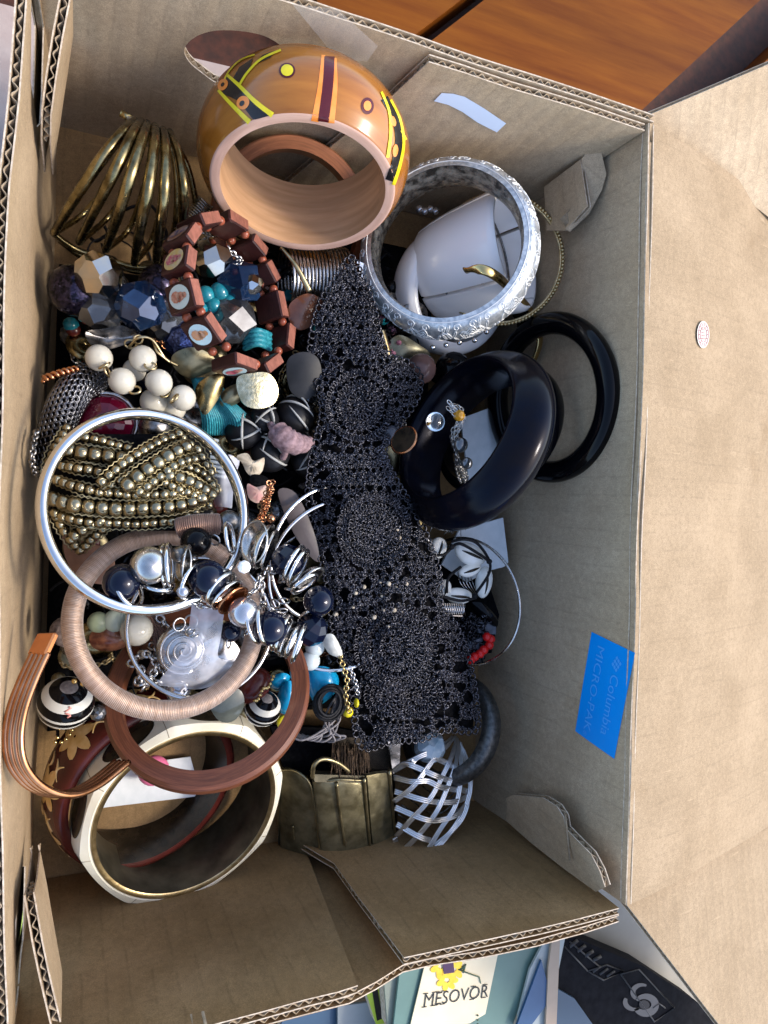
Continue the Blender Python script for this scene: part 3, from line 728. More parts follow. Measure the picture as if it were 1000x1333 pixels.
# small serifs on the title letters
for fx in (.005, .13, .165, .265, .70, .88): 
    for vy_ in (0.0, .74):
        c = o1+uu*(W0*fx+.08)+vv*(vy_)+Vector((0, 0, .022)); b.box(c, (.16, .022, .004), Matrix((uu, vv, Vector((0, 0, 1)))).transposed())
part('lettering', b, mat('black_ink', (.02, .018, .016), rough=.6), gb, smooth_=False)
fb = MB()
for fx, fy, r0 in [(574, 1258, 12), (592, 1262, 11), (582, 1276, 12)]:
    for k in range(7):
        t_ = TAU*k/7; cxx, cyy = fx+math.cos(t_)*r0*.75, fy+math.sin(t_)*r0*.7
        fb.add([P(x, y, -12.985+.004*k) for x, y in ell_px(cxx, cyy, 6, 4, t_, 10)], [tuple(range(10))[::-1]])
part('flower_print', fb, mat('yellow_print', (.80, .48, .02), (.85, .60, .05), scale=1.5, rough=.5), gb, smooth_=False)
fb = MB(); fb.add([P(x, y, -12.93) for x, y in [(576, 1254), (590, 1250), (592, 1266), (578, 1268)]], [(3, 2, 1, 0)]); part('flower_centre', fb, mat('purple_print', (.06, .02, .07), rough=.5), gb, smooth_=False)
fb = MB(); line_px(fb, [(597, 1262), (612, 1268), (624, 1272), (626, 1280)], -12.97, .04); line_px(fb, [(600, 1262), (606, 1256), (603, 1266)], -12.97, .08)
for yy in (1322, 1328, 1333): line_px(fb, [(621, yy), (623, yy)], -12.97, .05)
part('stem_print', fb, mat('green_print', (.10, .14, .09), rough=.5), gb)
wb = book('thin white magazine leaning beside the sage green book', [(735, 1160), (722, 1200), (690, 1262), (675, 1322), (678, 1400), (700, 1400), (742, 1190)], -12.9, .5, (.40, .44, .43))
bb = book('blue paperback lying between the magazine and the tray edge', [(705, 1250), (718, 1300), (684, 1345), (672, 1338)], -12.7, 1.0, (.03, .09, .20))
wp = book('pale wooden-coloured notebook standing at the tray edge', [(722, 1200), (730, 1202), (722, 1400), (708, 1400), (714, 1260)], -12.6, 1.2, (.40, .30, .22))
yb = book('lime yellow book with dark stripes left of the sage book', [(468, 1262), (506, 1248), (512, 1330), (490, 1334)], -14.6, 1.0, (.50, .62, .05))
b = MB()
for o_ in (0, 14): slab(b, [(480+o_, 1262), (487+o_, 1259), (498+o_, 1326), (491+o_, 1329)], -14.55, .03)
part('stripe', b, M_blk, yb, smooth_=False)
nb = book('grey green book half hidden behind the cream title panel', [(498, 1250), (560, 1240), (534, 1345), (505, 1340)], -13.5, 1.0, (.22, .25, .20))
pt = book('pale patterned booklet under the lime yellow book', [(440, 1310), (520, 1300), (520, 1400), (440, 1400)], -15.6, .6, (.26, .28, .28))
nv = book('steel blue book in shadow at the tray bottom', [(370, 1318), (450, 1290), (465, 1400), (350, 1400)], -16.0, .6, (.045, .09, .15))
ly = book('lime green booklet seen through the lower hand hole', [(20, 1180), (58, 1180), (58, 1300), (20, 1300)], -13.5, .5, (.45, .60, .12))

# ================================================================== THE JEWELLERY
def prof_round(r_in, r_out, w_, n=10, bulge=1., lip=.12):
    """closed profile: flat inside, rounded outside; depth 0 (near) .. w_"""
    p = [(r_in, .0+lip*.3), (r_in, w_*.25), (r_in, w_*.5), (r_in, w_*.75), (r_in, w_-lip*.3)]
    for i in range(n+1):
        t = PI*i/n; h = w_/2+w_/2*math.cos(t); r = r_in+lip+(r_out-r_in-lip)*math.sin(t)**(.6*bulge)
        p.append((r, h))
    return p
def ring_thing(name, label, cat, c, n, prof, m, segs=112, group=None, mi=None, mod=None, up=None, auto=35, low=None):
    b = MB(); b.lathe(prof, c, n, segs, mod=mod, mi=mi, up=up)
    return single(name, b, m, label, cat, group, auto=auto)

# ---- heap core: dark tangle of cords and cloth that fills the gaps
def zheap(x, y):
    ty = 9.8+.62*max(0, x-3.5)
    g_ = min(1, max(0, (x+1.4)/1.2))*min(1, max(0, (16.8-x)/3.))*min(1, max(0, (y+10.2)/2.))*min(1, max(0, (min(ty, 13.4)-y)/2.5))
    return -10.8+2.6*g_*(.8+.35*noise.noise(Vector((x*.35, y*.35, 4))))+.35*noise.noise(Vector((x*1.3, y*1.3, 9)))*g_
b = MB(); rows = []
for j in range(60):
    y = -11.5+j*25.5/59; rows.append([Vector((x, y, zheap(x, y))) for x in np.linspace(-.8, 18, 46)])
rows = [[p if zheap(p.x, p.y) > -10.55 else Vector((p.x, p.y, -11.25)) for p in rw] for rw in rows]
b.grid(rows)
single('dark_cloth', b, M_blackmat, 'crumpled black cloth underneath the heap of jewellery', 'cloth', kind='stuff')
b = MB()
for i in range(230):
    x, y = random.uniform(.2, 15.5), random.uniform(-9.6, 12); z = zheap(x, y)+random.uniform(.05, .9)
    r0 = random.uniform(.25, 1.3); a0 = random.uniform(0, TAU); tl = random.uniform(-.5, .5); ln = random.uniform(2, 5.5)
    pts = [Vector((x+r0*math.cos(a0+t)*(1+.2*math.sin(2*t+i)), y+r0*math.sin(a0+t), z+tl*r0*math.cos(a0+t)+.15*math.sin(3*t+i))) for t in np.linspace(0, ln, 16)]
    b.tube(pts, random.choice([.035, .05, .07]), 5)
single('cord_tangle', b, M_cord, 'tangle of thin black cords spread through the heap', 'cords', kind='stuff')

# ---- 1 painted wooden bangle
c1, n1 = Vector((7.28, 11.18, -3.0)), Vector((-.09, -.95, .31)).normalized()
W1 = 2.95
inner = [(2.95, .02), (2.95, .8), (2.95, 1.5), (2.95, 2.2), (2.95, W1)]
outer = [(3.10, W1), (3.35, W1-.06)]
for i in range(13):
    t = i/12; outer.append((3.35+.50*math.sin(PI*t)**.75, (W1-.08)*(1-t)+.12*t))
outer += [(3.30, .02), (3.22, 0)]
prof1 = inner+outer
wb1 = thing('painted_wooden_bangle', 'wide glossy orange wooden bangle hand painted with yellow lines and dots', 'bangle', c1-Vector((0, 0, 3)))
full = MB(); full.lathe(prof1, c1, n1, 128); tr1 = bvh(full)
mi = [1]*4+[2]+[0]*(len(prof1)-7)+[2, 2]
b = MB(); b.lathe(prof1, c1, n1, 128, mi=mi); part('body', b, [M_lacq, M_woodin, M_woodrim], wb1, auto=50)
def paint(parent, name, tree, items, m, off=.012):
    b = MB()
    for it in items: decal(b, tree, it, off)
    if b.v: part(name, b, m, parent)
paint(wb1, 'orange_stripe_edge', tr1, [ribbon_px([(421, 72), (418, 110), (410, 158)], (5, 10)), ribbon_px([(436, 76), (436, 115), (431, 160)], (4, 9))], M_ora)
paint(wb1, 'dark_red_stripe', tr1, [ribbon_px([(429, 74), (427, 110), (421, 158)], (13, 14))], M_mar, .02)
paint(wb1, 'yellow_dot_ring', tr1, [ell_px(374, 92, 10.5, 10)], M_mar); paint(wb1, 'yellow_dot', tr1, [ell_px(374, 92, 8, 7.5)], M_yel, .025)
paint(wb1, 'orange_dot_ring', tr1, [ell_px(478, 138, 8.5, 11)], M_mar); paint(wb1, 'orange_dot', tr1, [ell_px(478, 138, 5, 6.5)], M_ora, .025)
paint(wb1, 'black_band', tr1, [[(292, 103), (300, 100), (330, 128), (352, 150), (330, 156), (312, 132), (290, 122)], [(303, 104), (312, 88), (330, 76), (326, 88), (314, 108)], [(333, 84), (342, 72), (360, 66), (352, 76)]], M_blk, .018)
paint(wb1, 'black_band', tr1, [ribbon_px([(500, 128), (513, 150), (520, 178), (516, 210), (508, 235)], (10, 13))], M_blk, .018)
for it_ in [ribbon_px([(285, 118), (298, 132), (312, 146), (325, 159)], (3.5, 7)), ribbon_px([(296, 98), (312, 112), (332, 132), (355, 150)], (3.5, 7)), ribbon_px([(312, 112), (322, 96), (340, 78), (366, 66)], (3, 3)), ribbon_px([(290, 118), (296, 98), (312, 80), (332, 72)], (2, 2)),
    ribbon_px([(496, 120), (506, 145), (508, 175), (504, 205)], (3, 4)), ribbon_px([(508, 130), (520, 155), (525, 185), (520, 215), (512, 240)], (3, 4)), ribbon_px([(522, 170), (528, 182)], (3, 3))]: paint(wb1, 'yellow_line', tr1, [it_], M_yel, .028)
paint(wb1, 'orange_dot_ring', tr1, [ell_px(317, 134, 8, 9, .6), ell_px(291, 111, 6, 8, .6)], M_ora, .03); paint(wb1, 'black_dot', tr1, [ell_px(316, 135, 3, 4, .6), ell_px(291, 111, 2, 3, .6)], M_blk, .04)
paint(wb1, 'orange_dot', tr1, [ell_px(511, 158, 3.5, 7, -.3), ell_px(514, 196, 3.5, 8, .1)], M_ora, .03)

# ---- 2 brown bangle behind it
P2 = [(2.85, 0), (2.85, .8), (3.35, .8), (3.42, .7), (3.42, .1), (3.35, 0)]
ring_thing('wooden_bangle', 'plain orange-brown wooden bangle seen through the painted bangle', 'bangle', P(382, 290, -7.6), Vector((-.1, -.25, .96)), P2, M_brownw2)
# ---- 3 six bar bronze cuff
cf = thing('bronze_cuff', 'antique bronze cuff of separate curved bars in the far left corner', 'cuff', P(150, 260, -10))
bars = [([(176, 157, -4.3), (160, 172, -3.0), (130, 210, -3.0), (95, 262, -4.4), (70, 304, -6.6)]),
        ([(184, 158, -4.2), (172, 176, -2.8), (150, 222, -2.6), (126, 268, -4.0), (103, 315, -6.6)]),
        ([(192, 161, -4.1), (185, 182, -2.7), (168, 235, -2.5), (152, 285, -4.0), (138, 325, -6.6)]),
        ([(202, 165, -4.0), (201, 190, -2.7), (192, 250, -2.5), (182, 300, -4.0), (175, 342, -6.6)]),
        ([(212, 169, -4.1), (216, 195, -2.8), (214, 250, -2.6), (208, 300, -4.0), (203, 342, -6.6)]),
        ([(221, 172, -4.3), (232, 200, -3.2), (239, 245, -3.0), (238, 285, -4.6), (234, 310, -6.6)])]
for i, bp in enumerate(bars):
    pts = smooth(path(bp), 7); n_ = len(pts)
    b = MB(); b.tube(pts, [.14+.05*math.sin(PI*k/(n_-1)) for k in range(n_)], 10)
    part('bar', b, M_bronze, cf)
    low = smooth([P(bp[0][0]+2, bp[0][1]+6, -5.0), P(bp[1][0]+12, bp[1][1]+16, -5.6), P(bp[2][0]+16, bp[2][1]+22, -6.6), P(bp[3][0]+14, bp[3][1]+16, -8.0), P(*bp[4])], 7)
    b = MB(); b.tube(low, .11, 8); part('bar', b, M_bronze, cf)
b = MB(); b.tube(smooth(path([(70, 304, -6.7), (100, 325, -7.2), (140, 338, -7.2), (178, 348, -7.1), (212, 344, -7.1), (236, 312, -7)]), 6), .12, 7)
b2 = MB(); b2.tube(smooth(path([(78, 312, -8.6), (110, 335, -9), (150, 345, -9), (190, 352, -9), (228, 325, -9)]), 6), .14, 7)
part('end_bar', b, M_bronze, cf); part('end_bar', b2, M_bronze, cf)
for i in range(7):
    t = i/6; p = P(164+t*52, 151+t*24+3*math.sin(PI*t), -4.2)
    b = MB(); b.tube([p+Vector((-.17, .06, 0)), p+Vector((.17, -.06, 0))], .13, 8); part('hinge_knuckle', b, M_silverdark if i % 2 else M_bronze, cf)

# ---- 4 picture tile bracelet
c4, n4 = Vector((5.46, 7.35, -4.0)), Vector((.57, .18, .80)).normalized()
t4 = thing('tile_bracelet', 'stretch bracelet of red-brown wooden tiles with small painted pictures', 'bracelet', c4-Vector((0, 0, 2)))
u4, v4, _ = basis(n4); R4 = 2.72
def ang_px(px, py, c, n, u, v):
    q = PN(px, py, c, n)-c; return math.atan2(q.dot(v), q.dot(u))
tiles_px = [(310, 282), (337, 318), (357, 352), (372, 398), (380, 445), (352, 470), (318, 458), (286, 428), (262, 388), (252, 345), (262, 300)]
tiles_px = [(276, 283), (312, 286), (340, 318), (357, 352), (369, 395), (380, 437), (358, 472), (322, 470), (282, 425), (257, 380), (250, 335), (254, 303)]
angs = []
for px, py in tiles_px: angs.append(ang_px(px, py, c4, n4, u4, v4))
pict = [(.20, .45, .62), (.62, .62, .38), (.45, .20, .08), (.25, .42, .50)]
for i, (px, py) in enumerate(tiles_px):
    q = PN(px, py, c4, n4); d = (q-c4); R_l = d.length; d.normalize(); tg = n4.cross(d).normalized()
    j = (i+1) % len(tiles_px); nxt = PN(*tiles_px[j], c4, n4); gap = (nxt-q).length
    prv = PN(*tiles_px[i-1], c4, n4); half = min(gap, (prv-q).length)*.5-.10
    half = min(max(half, .42), .58)
    c = q-n4*.62; Fm = Matrix((tg, n4, d)).transposed()
    b = MB(); b.box(c, (half, .62, .23), Fm, .06); tl = part('tile', b, M_tile, t4, smooth_=False)
    b = MB(); b.box(c+n4*.615, (half-.05, .012, .19), Fm); part('tile_edge', b, M_tilepale, tl, smooth_=False)
    fc = c+d*.24
    b = MB(); b.add([fc+Fm@Vector((math.cos(t)*.40, math.sin(t)*.46, 0)) for t in [TAU*k/24 for k in range(24)]], [tuple(range(24))])
    col = [(.42, .62, .66), (.50, .58, .50), (.55, .38, .10), (.30, .14, .08)][i % 4]
    if i == 8: col = (.50, .72, .76)
    if i == 7: col = (.42, .56, .58)
    part('picture', b, mat('enamel_picture', col, tuple(x*.6+.2 for x in col), scale=3, rough=.2, coat=.8), tl, smooth_=False)
    b = MB(); fig = [(0, .25, .10), (0, .08, .15), (-.02, -.14, .2), (.1, -.02, .08)]
    for fx, fy, fr in fig:
        b.add([fc+d*.015+Fm@Vector((fx+math.cos(t)*fr, fy+math.sin(t)*fr*1.1, 0)) for t in [TAU*k/9 for k in range(9)]], [tuple(range(9))])
    part('picture_figure', b, mat('enamel_figure', [(.45, .05, .12), (.03, .08, .25), (.55, .25, .10), (.35, .08, .04)][(i+i//4) % 4], (.5, .3, .2), scale=6, rough=.25, coat=.6), tl, smooth_=False)
    mp = (q+nxt)/2-c4; mp = c4+mp.normalized()*(mp.length+.02)
    for hh in (.28, .95):
        b = MB(); b.ball(mp-n4*hh, .17, 12, 8); part('spacer_bead', b, M_rust, t4)

# ---- 5 engraved silver bangle
c5, n5 = Vector((13.38, 10.62, -3.5)), Vector((-.58, .03, .81)).normalized()
W5 = 1.75
prof5 = [(3.09, .03), (2.98, .4), (2.95, .9), (2.98, 1.4), (3.06, W5)]
for i in range(14):
    t = PI*(1-i/13); prof5.append((3.08+.62*math.sin(t)**.8, W5/2-W5/2*math.cos(t)))
mi = [1]*4+[0]*(len(prof5)-4)
sb = thing('engraved_bangle', 'rounded silver bangle engraved with roses and leaves over the white bangle', 'bangle', c5-Vector((0, 0, 3)))
b = MB(); b.lathe(prof5, c5, n5, 140, mi=mi); part('body', b, [M_engr, M_tarnish], sb, auto=50)
u5, v5, _ = basis(n5)
def surf5(th, s_):                     # s_ 0..1 across the outside
    t = PI*(1-s_); r = 3.08+.62*math.sin(t)**.8+.012; h = W5/2-W5/2*math.cos(t)
    return c5+(u5*math.cos(th)+v5*math.sin(th))*r-n5*h
eng = MB()
def motif(pts, r=.018): eng.tube([surf5(*p) for p in pts], r, 4)
k = 34
for i in range(k):
    th = TAU*i/k; sgn = 1 if i % 2 else -1; s0 = .5
    if i % 3 == 0:                     # rose: nested petals
        for rr in (.028, .055, .085, .115):
            m_ = 5 if rr > .05 else 3
            motif([(th+rr*(1+.22*math.cos(m_*t))*math.cos(t), s0+rr*1.9*(1+.22*math.cos(m_*t))*math.sin(t)) for t in np.linspace(0, TAU, 20)])
    else:                              # leaves on a curling stem
        motif([(th+.11*t, s0+sgn*.20*math.sin(t*2.2)) for t in np.linspace(-1, 1, 12)])
        for q in (-.7, -.1, .5):
            lx, ly = th+.11*q, s0+sgn*.20*math.sin(q*2.2)
            for sd_ in (1, -1):
                L = [(lx+.05*t, ly+sd_*(.16*t+.07*math.sin(PI*t))) for t in np.linspace(0, 1, 6)]; Rr = [(lx+.05*t, ly+sd_*(.16*t-.03*math.sin(PI*t))) for t in np.linspace(1, 0, 6)]
                motif(L+Rr[1:], .018)
    for sd_ in (.80, .20):
        motif([(th+.05*math.cos(t)*(1-t/9)+.05, sd_+.09*math.sin(t)*(1-t/9)) for t in np.linspace(0, 7, 14)], .018)
for s_ in (.07, .93): eng.tube([surf5(t, s_) for t in np.linspace(0, TAU, 120)[:-1]], .02, 4, closed=True)
part('engraving', eng, M_engl, sb)

# ---- 6 white hinged stretch bangle with four big plates
c6, n6 = Vector((18.03, 11.6, -5.5)), Vector((.32, -.29, .90)).normalized()
c6 = P(672, 325, -5.0); n6 = Vector((.58, .16, .80)).normalized()
wt = thing('white_bangle', 'wide white plastic stretch bangle of curved plates inside the engraved bangle', 'bangle', c6-Vector((0, 0, 3)))
prw = [(2.42, .10), (2.25, 1.5), (2.02, 3.0), (1.80, 3.9), (1.84, 4.12)]+[(1.98, 4.18), (2.16, 3.95), (2.34, 3.3), (2.50, 2.4), (2.62, 1.3), (2.70, .4), (2.68, .12), (2.58, .0), (2.48, 0)]
for k in range(4):
    b = MB(); a0 = math.radians(-38)+k*PI/2; b.lathe(prw, c6, n6, 24, a0=a0+.035, a1=a0+PI/2-.035); part('plate', b, M_white, wt, auto=40)
b = MB(); u6, v6, _ = basis(n6)
for h in (1.2, 2.9): b.tube([c6+(u6*math.cos(t)+v6*math.sin(t))*2.2-n6*h for t in np.linspace(0, TAU, 50)[:-1]], .06, 5, closed=True)
part('elastic', b, M_silverdark, wt)
ring_thing('white_bangle', 'second white plastic bangle peeping out beneath the engraved bangle', 'bangle', P(600, 380, -7.2), Vector((.1, -.2, .95)), prof_round(2.3, 2.95, 1.6), M_white)
gp_ = smooth([P(*q_) for q_ in [(606, 352, -3.0), (628, 351, -2.3), (648, 361, -2.5), (668, 380, -4.0), (690, 405, -5.6), (701, 430, -5.8), (702, 450, -6.0), (692, 474, -6.5), (678, 490, -7)]], 7)
b = MB(); b.tube(gp_, .20, 10, up=(.3, -.3, .9), flat=.45); single('gold_bangle', b, M_gold, 'flat gold band passing beneath the engraved bangle', 'bangle')
gbt = thing('beaded_bangle', 'thin gold bangle with a beaded edge against the right wall', 'bangle', P(660, 340, -9))
cb, nb_ = P(650, 338, -5.6), Vector((-.38, -.1, .92)).normalized()
ub_, vb_, _ = basis(nb_); b = MB(); ringp = [cb+(ub_*math.cos(t)+vb_*math.sin(t))*2.76 for t in np.linspace(0, TAU, 96)[:-1]]
b.tube(ringp, .07, 5, closed=True); part('wire', b, M_brassrim, gbt)
bd = MB(); bd.ball((0, 0, 0), .10, 8, 6); me = bd.mesh('bead', mats=[M_brassrim])
for t in np.linspace(0, TAU, 110)[:-1]: inst('bead', me, cb+(ub_*math.cos(t)+vb_*math.sin(t))*2.85+nb_*.03, gbt)

# ---- 7 black tube bangle leaning on the right wall
c7, n7 = Vector((19.45, 5.2, -5.9)), Vector((-.975, -.12, .18)).normalized()
def torus(R, r, n=12, sq=1.): return [(R+r*math.cos(t), r*sq+r*sq*math.sin(t)) for t in [TAU*k/n for k in range(n)]]
c7 = PN(704, 519, Vector((19.0, 5.2, -5.6)), n7)
ring_thing('black_bangle', 'slim tubular black bangle leaning against the right wall', 'bangle', c7, n7, torus(3.33, .50, 16), M_black, 120, auto=60)
# ---- 8 wide dark blue bangle
c8, n8 = Vector((14.29, 3.31, -4.0)), Vector((-.92, .36, .17)).normalized()
pr8 = [(3.12, .10), (3.0, .6), (2.95, 1.2), (3.0, 1.8), (3.10, 2.3)]+[(3.3, 2.36)]+[(3.3+.80*math.sin(PI*t)**.8, 2.3*(1-t)+.1*t) for t in [i/14 for i in range(1, 14)]]+[(3.36, .03), (3.25, .0)]
ring_thing('black_bangle', 'wide domed blue-black lacquered bangle standing right of the black lace', 'bangle', c8, n8, pr8, M_blackpearl, 140, auto=60)
ring_thing('black_bangle', 'second black bangle nested just behind the wide domed one', 'bangle', P(640, 553, -6.0), Vector((-.88, .34, .30)), prof_round(2.9, 3.35, .9), M_black, 110)

# ---- charm dangling inside it
ch = thing('charm_pendant', 'silver chain tassel with a clear glass bead and an amber crystal', 'pendant', P(590, 600, -7))
cp = smooth(path([(588, 528, -2.6), (600, 545, -2.2), (592, 570, -2.6), (598, 600, -3.6), (605, 628, -5)]), 8)
def chain(mb, pts, L, r, wd=.5):
    pts = resample(pts, L*.72)
    for i in range(len(pts)-1):
        t = (pts[i+1]-pts[i]).normalized(); u, v, _ = basis(t); a_ = (PI/2 if i % 2 else 0)+.4; u = u*math.cos(a_)+v*math.sin(a_)
        c = (pts[i]+pts[i+1])/2
        mb.tube([c+t*math.cos(q)*L/2+u*math.sin(q)*L*wd/2 for q in [TAU*k/10 for k in range(10)]], r, 5, closed=True)
def chain_thing(name, label, cat, pts, L, r, m, group=None, wd=.55, kind=None):
    b = MB(); chain(b, pts, L, r, wd); return single(name, b, m, label, cat, group, kind=kind)
for k in range(6):
    b = MB(); off = Vector((random.uniform(-.25, .25), random.uniform(-.2, .2), random.uniform(-.1, .2)))
    chain(b, [p+off*(.3+.7*math.sin(i*.25+k)) for i, p in enumerate(cp)], .26, .022); part('chain', b, M_silverdull, ch, kind='stuff')
def pxr(px, py, z, rp): p = P(px, py, z); return p, rp*cmpp(p)
for (x, y, z, rp, m, nm) in [(567, 549, -2.6, 13, M_glass, 'glass_bead'), (598, 541, -2.0, 8, mat('amber_crystal', (.55, .28, .02), rough=.05, trans=.5, coat=1), 'amber_bead'), (600, 579, -2.6, 10, M_smoke, 'dark_bead'), (608, 603, -3.4, 8, M_smoke, 'dark_bead')]:
    p, r = pxr(x, y, z, rp); b = MB()
    if nm == 'amber_bead': b.ball(p, r, 7, 5)
    else: b.ball(p, r, 16, 10, sq=.7)
    part(nm, b, m, ch, smooth_=nm != 'amber_bead')

# ---- 9 large silver bangle
c9, n9 = Vector((2.31, -.41, -1.5)), Vector((.19, .20, .96)).normalized()
pr9 = [(3.03, .02), (2.98, .18), (3.0, .42)]+[(3.08, .50), (3.24, .44), (3.32, .28), (3.32, .14), (3.24, .02), (3.12, -.03)]
ring_thing('silver_bangle', 'big polished silver bangle lying over the braided bead bracelet', 'bangle', c9, n9, pr9, M_silver, 140, auto=60)
# ---- 10 rose gold thread bangle
c10, n10 = Vector((3.3, -3.92, -2.9)), Vector((.07, .39, .92)).normalized()
c10 = PN(222, 803, c10, n10)
ring_thing('thread_bangle', 'champagne pink bangle wound with shiny metallic thread', 'bangle', c10, n10, torus(3.02, .335, 14), M_rose, 150, auto=60)
# ---- 11 flat wooden ring
c11, n11 = Vector((4.87, -6.71, -4.3)), Vector((-.25, .61, .75)).normalized()
c11 = PN(271, 893, c11, n11)
pr11 = [(3.02, .0), (3.02, .62), (3.62, .62), (3.68, .50), (3.68, .16), (3.56, 0)]
ring_thing('wooden_bangle', 'flat reddish brown wooden bangle resting over the cream bone bangle', 'bangle', c11, n11, pr11, M_brownw, 150, auto=25)
# ---- 12 cream bone bangle with horn ovals
c12, n12 = Vector((4.86, -13.02, -7.0)), Vector((.14, -.22, .96)).normalized()
c12 = PN(246, 1062, c12, n12)
th0 = ang_px(285, 915, c12, n12, *basis(n12)[:2])
def mod12(t, r, h):
    if r < 3.72: return r
    d = ((t-th0+PI/8) % (PI/4))-PI/8; f_ = .985/math.cos(d)**.6
    return 3.72+(r-3.72)*1.0*f_+(f_-1)*2.6*min(1, (r-3.72)/.2)
W12 = 2.7
pr12 = [(3.60, .03), (3.60, W12)]+[(3.75, W12), (4.0, W12-.15), (4.14, W12*.7), (4.18, W12*.5), (4.14, W12*.3), (4.0, .15), (3.75, .0)]
cbg = thing('bone_bangle', 'chunky cream bone bangle with dark horn ovals and a brass lining', 'bangle', c12-Vector((0, 0, 3)))
b = MB(); b.lathe(pr12, c12, n12, 160, mod=mod12); part('body', b, M_ivory, cbg, auto=30)
tr12 = None
b = MB(); b.lathe([(3.55, -.03), (3.47, .02), (3.47, W12+.02), (3.58, W12+.02), (3.58, .08), (3.68, .03), (3.66, -.04)], c12, n12, 140, mi=[0, 1, 1, 1, 0, 0, 0]); part('brass_lining', b, [M_brassrim, M_brassd], cbg, auto=40)
u12, v12, _ = basis(n12)
for k in range(8):
    t = th0+k*PI/4; d = u12*math.cos(t)+v12*math.sin(t); tg = n12.cross(d)
    vs = []
    rows = []
    for i in range(9):
        row = []
        for j in range(9):
            x, y = (i/4-1), (j/4-1); q_ = math.hypot(x, y) or 1; mx = max(abs(x), abs(y)); x, y = x/q_*mx, y/q_*mx
            th = t+x*.27; h = .80+y*.58
            rr = np.interp(h, [0, .15, W12*.3, W12*.5, W12*.7, W12-.15, W12], [3.75, 4.0, 4.14, 4.18, 4.14, 4.0, 3.75])
            row.append(c12+(u12*math.cos(th)+v12*math.sin(th))*(mod12(th, rr, h)+.018)-n12*h)
        rows.append(row)
    b = MB(); b.grid(rows); part('horn_oval', b, M_horn, cbg)
b = MB()                                   # fine joints between bone plates
for k in range(8):
    t = th0+(k+.5)*PI/4+.05; b.tube([c12+(u12*math.cos(t)+v12*math.sin(t))*(mod12(t, r, h)+.004)-n12*h for r, h in pr12[2:]], .014, 4)
part('joint_line', b, mat('brown_joint', (.20, .15, .09), rough=.7), cbg)

# ---- 13 floral lacquer bangle
c13, n13 = P(200, 1030, -8.1), Vector((.28, -.24, .93)).normalized()
flb = thing('floral_bangle', 'dark red lacquered bangle inlaid with golden straw flowers', 'bangle', c13-Vector((0, 0, 3)))
pr13 = [(3.28, .05), (3.28, 2.3), (3.42, 2.35), (3.66, 2.2), (3.80, 1.7), (3.85, 1.15), (3.80, .6), (3.66, .12), (3.42, 0)]
full = MB(); full.lathe(pr13, c13, n13, 120); tr13 = bvh(full)
b = MB(); b.lathe(pr13, c13, n13, 120, mi=[1, 0, 0, 0, 0, 0, 0, 0, 0]); part('body', b, [M_maroon, M_horn], flb, auto=50)
u13, v13, _ = basis(n13)
def s13(th, s_):
    h = .15+2.0*s_; rr = np.interp(h, [0, .12, .6, 1.15, 1.7, 2.2, 2.35], [3.42, 3.66, 3.80, 3.85, 3.80, 3.66, 3.42])+.02
    return c13+(u13*math.cos(th)+v13*math.sin(th))*rr-n13*h
for k in range(11):
    th = TAU*k/11+.1
    for i in range(6):
        a_ = TAU*i/6+.3; b = MB(); rows = []
        for ii in range(7):
            t_ = ii/6; wd = .23*math.sin(PI*min(1, t_*.9+.05))**.7; cx, cy = .05+.78*t_, 0
            row = []
            for s_ in (-1, -.33, .33, 1):
                X_, Y_ = cx*math.cos(a_)-s_*wd*math.sin(a_), cx*math.sin(a_)+s_*wd*math.cos(a_)
                row.append(s13(th+X_/3.8, .5+Y_/2.0*1.2))
            rows.append(row)
        b.grid(rows); part('petal', b, M_petal, flb)
    b = MB()
    for s0 in (.2, .5, .8): b.tube([s13(th+.26+.16*t_, s0+.15*math.sin(PI*t_)*(1 if s0 < .5 else -1)) for t_ in np.linspace(0, 1, 8)], [.02+.035*math.sin(PI*t_) for t_ in np.linspace(0, 1, 8)], 4)
    part('leaf', b, M_petal, flb)
b = MB(); wcp = [(150, 1040), (250, 1008), (262, 1035), (158, 1062)]; wcp = [(140, 1000), (248, 985), (262, 1036), (130, 1052)]
slab(b, wcp, -10.6, .05); single('white_card', b, M_card_w, 'white paper card on the box floor under the bone bangle', 'card', smooth_=False)
p, r = pxr(200, 1003, -9.8, 20); b = MB(); b.ball(p, r, 20, 12, sq=.6); single('pink_bead', b, mat('pink_plastic', (.70, .16, .30), rough=.3), 'pink bead lying on the white card', 'bead')

# ---- 14 copper cuff
c14, n14 = Vector((.75, -6.34, -1.9)), Vector((.70, .13, .70)).normalized()
u14, v14, _ = basis(n14)
cq = thing('copper_cuff', 'open copper cuff of parallel wires hooked by the left wall', 'cuff', c14-Vector((0, 0, 2.5)))
cw = smooth([PN(x, y, c14, n14) for x, y in [(62, 850), (46, 885), (32, 925), (27, 965), (35, 1000), (60, 1026), (95, 1035), (130, 1022), (168, 992)]], 8)
for k in range(4):
    b = MB(); off = -n14*(.155*k)+Vector((-.10, 0, 0))*k*.25
    b.tube([p+off for p in cw], .10, 8); part('wire', b, M_copper, cq)
dcap = (cw[0]-cw[3]).normalized(); pc = cw[0]+dcap*.28-n14*.26
b = MB(); b.box(pc+Vector((-.05, 0, 0)), (.36, .10, .36), Matrix((dcap, (n14.cross(dcap)), n14)).transposed(), .05); part('end_plate', b, mat('orange_copper', (.68, .26, .09), (.60, .22, .08), rough=.35, metal=.8), cq, smooth_=False)

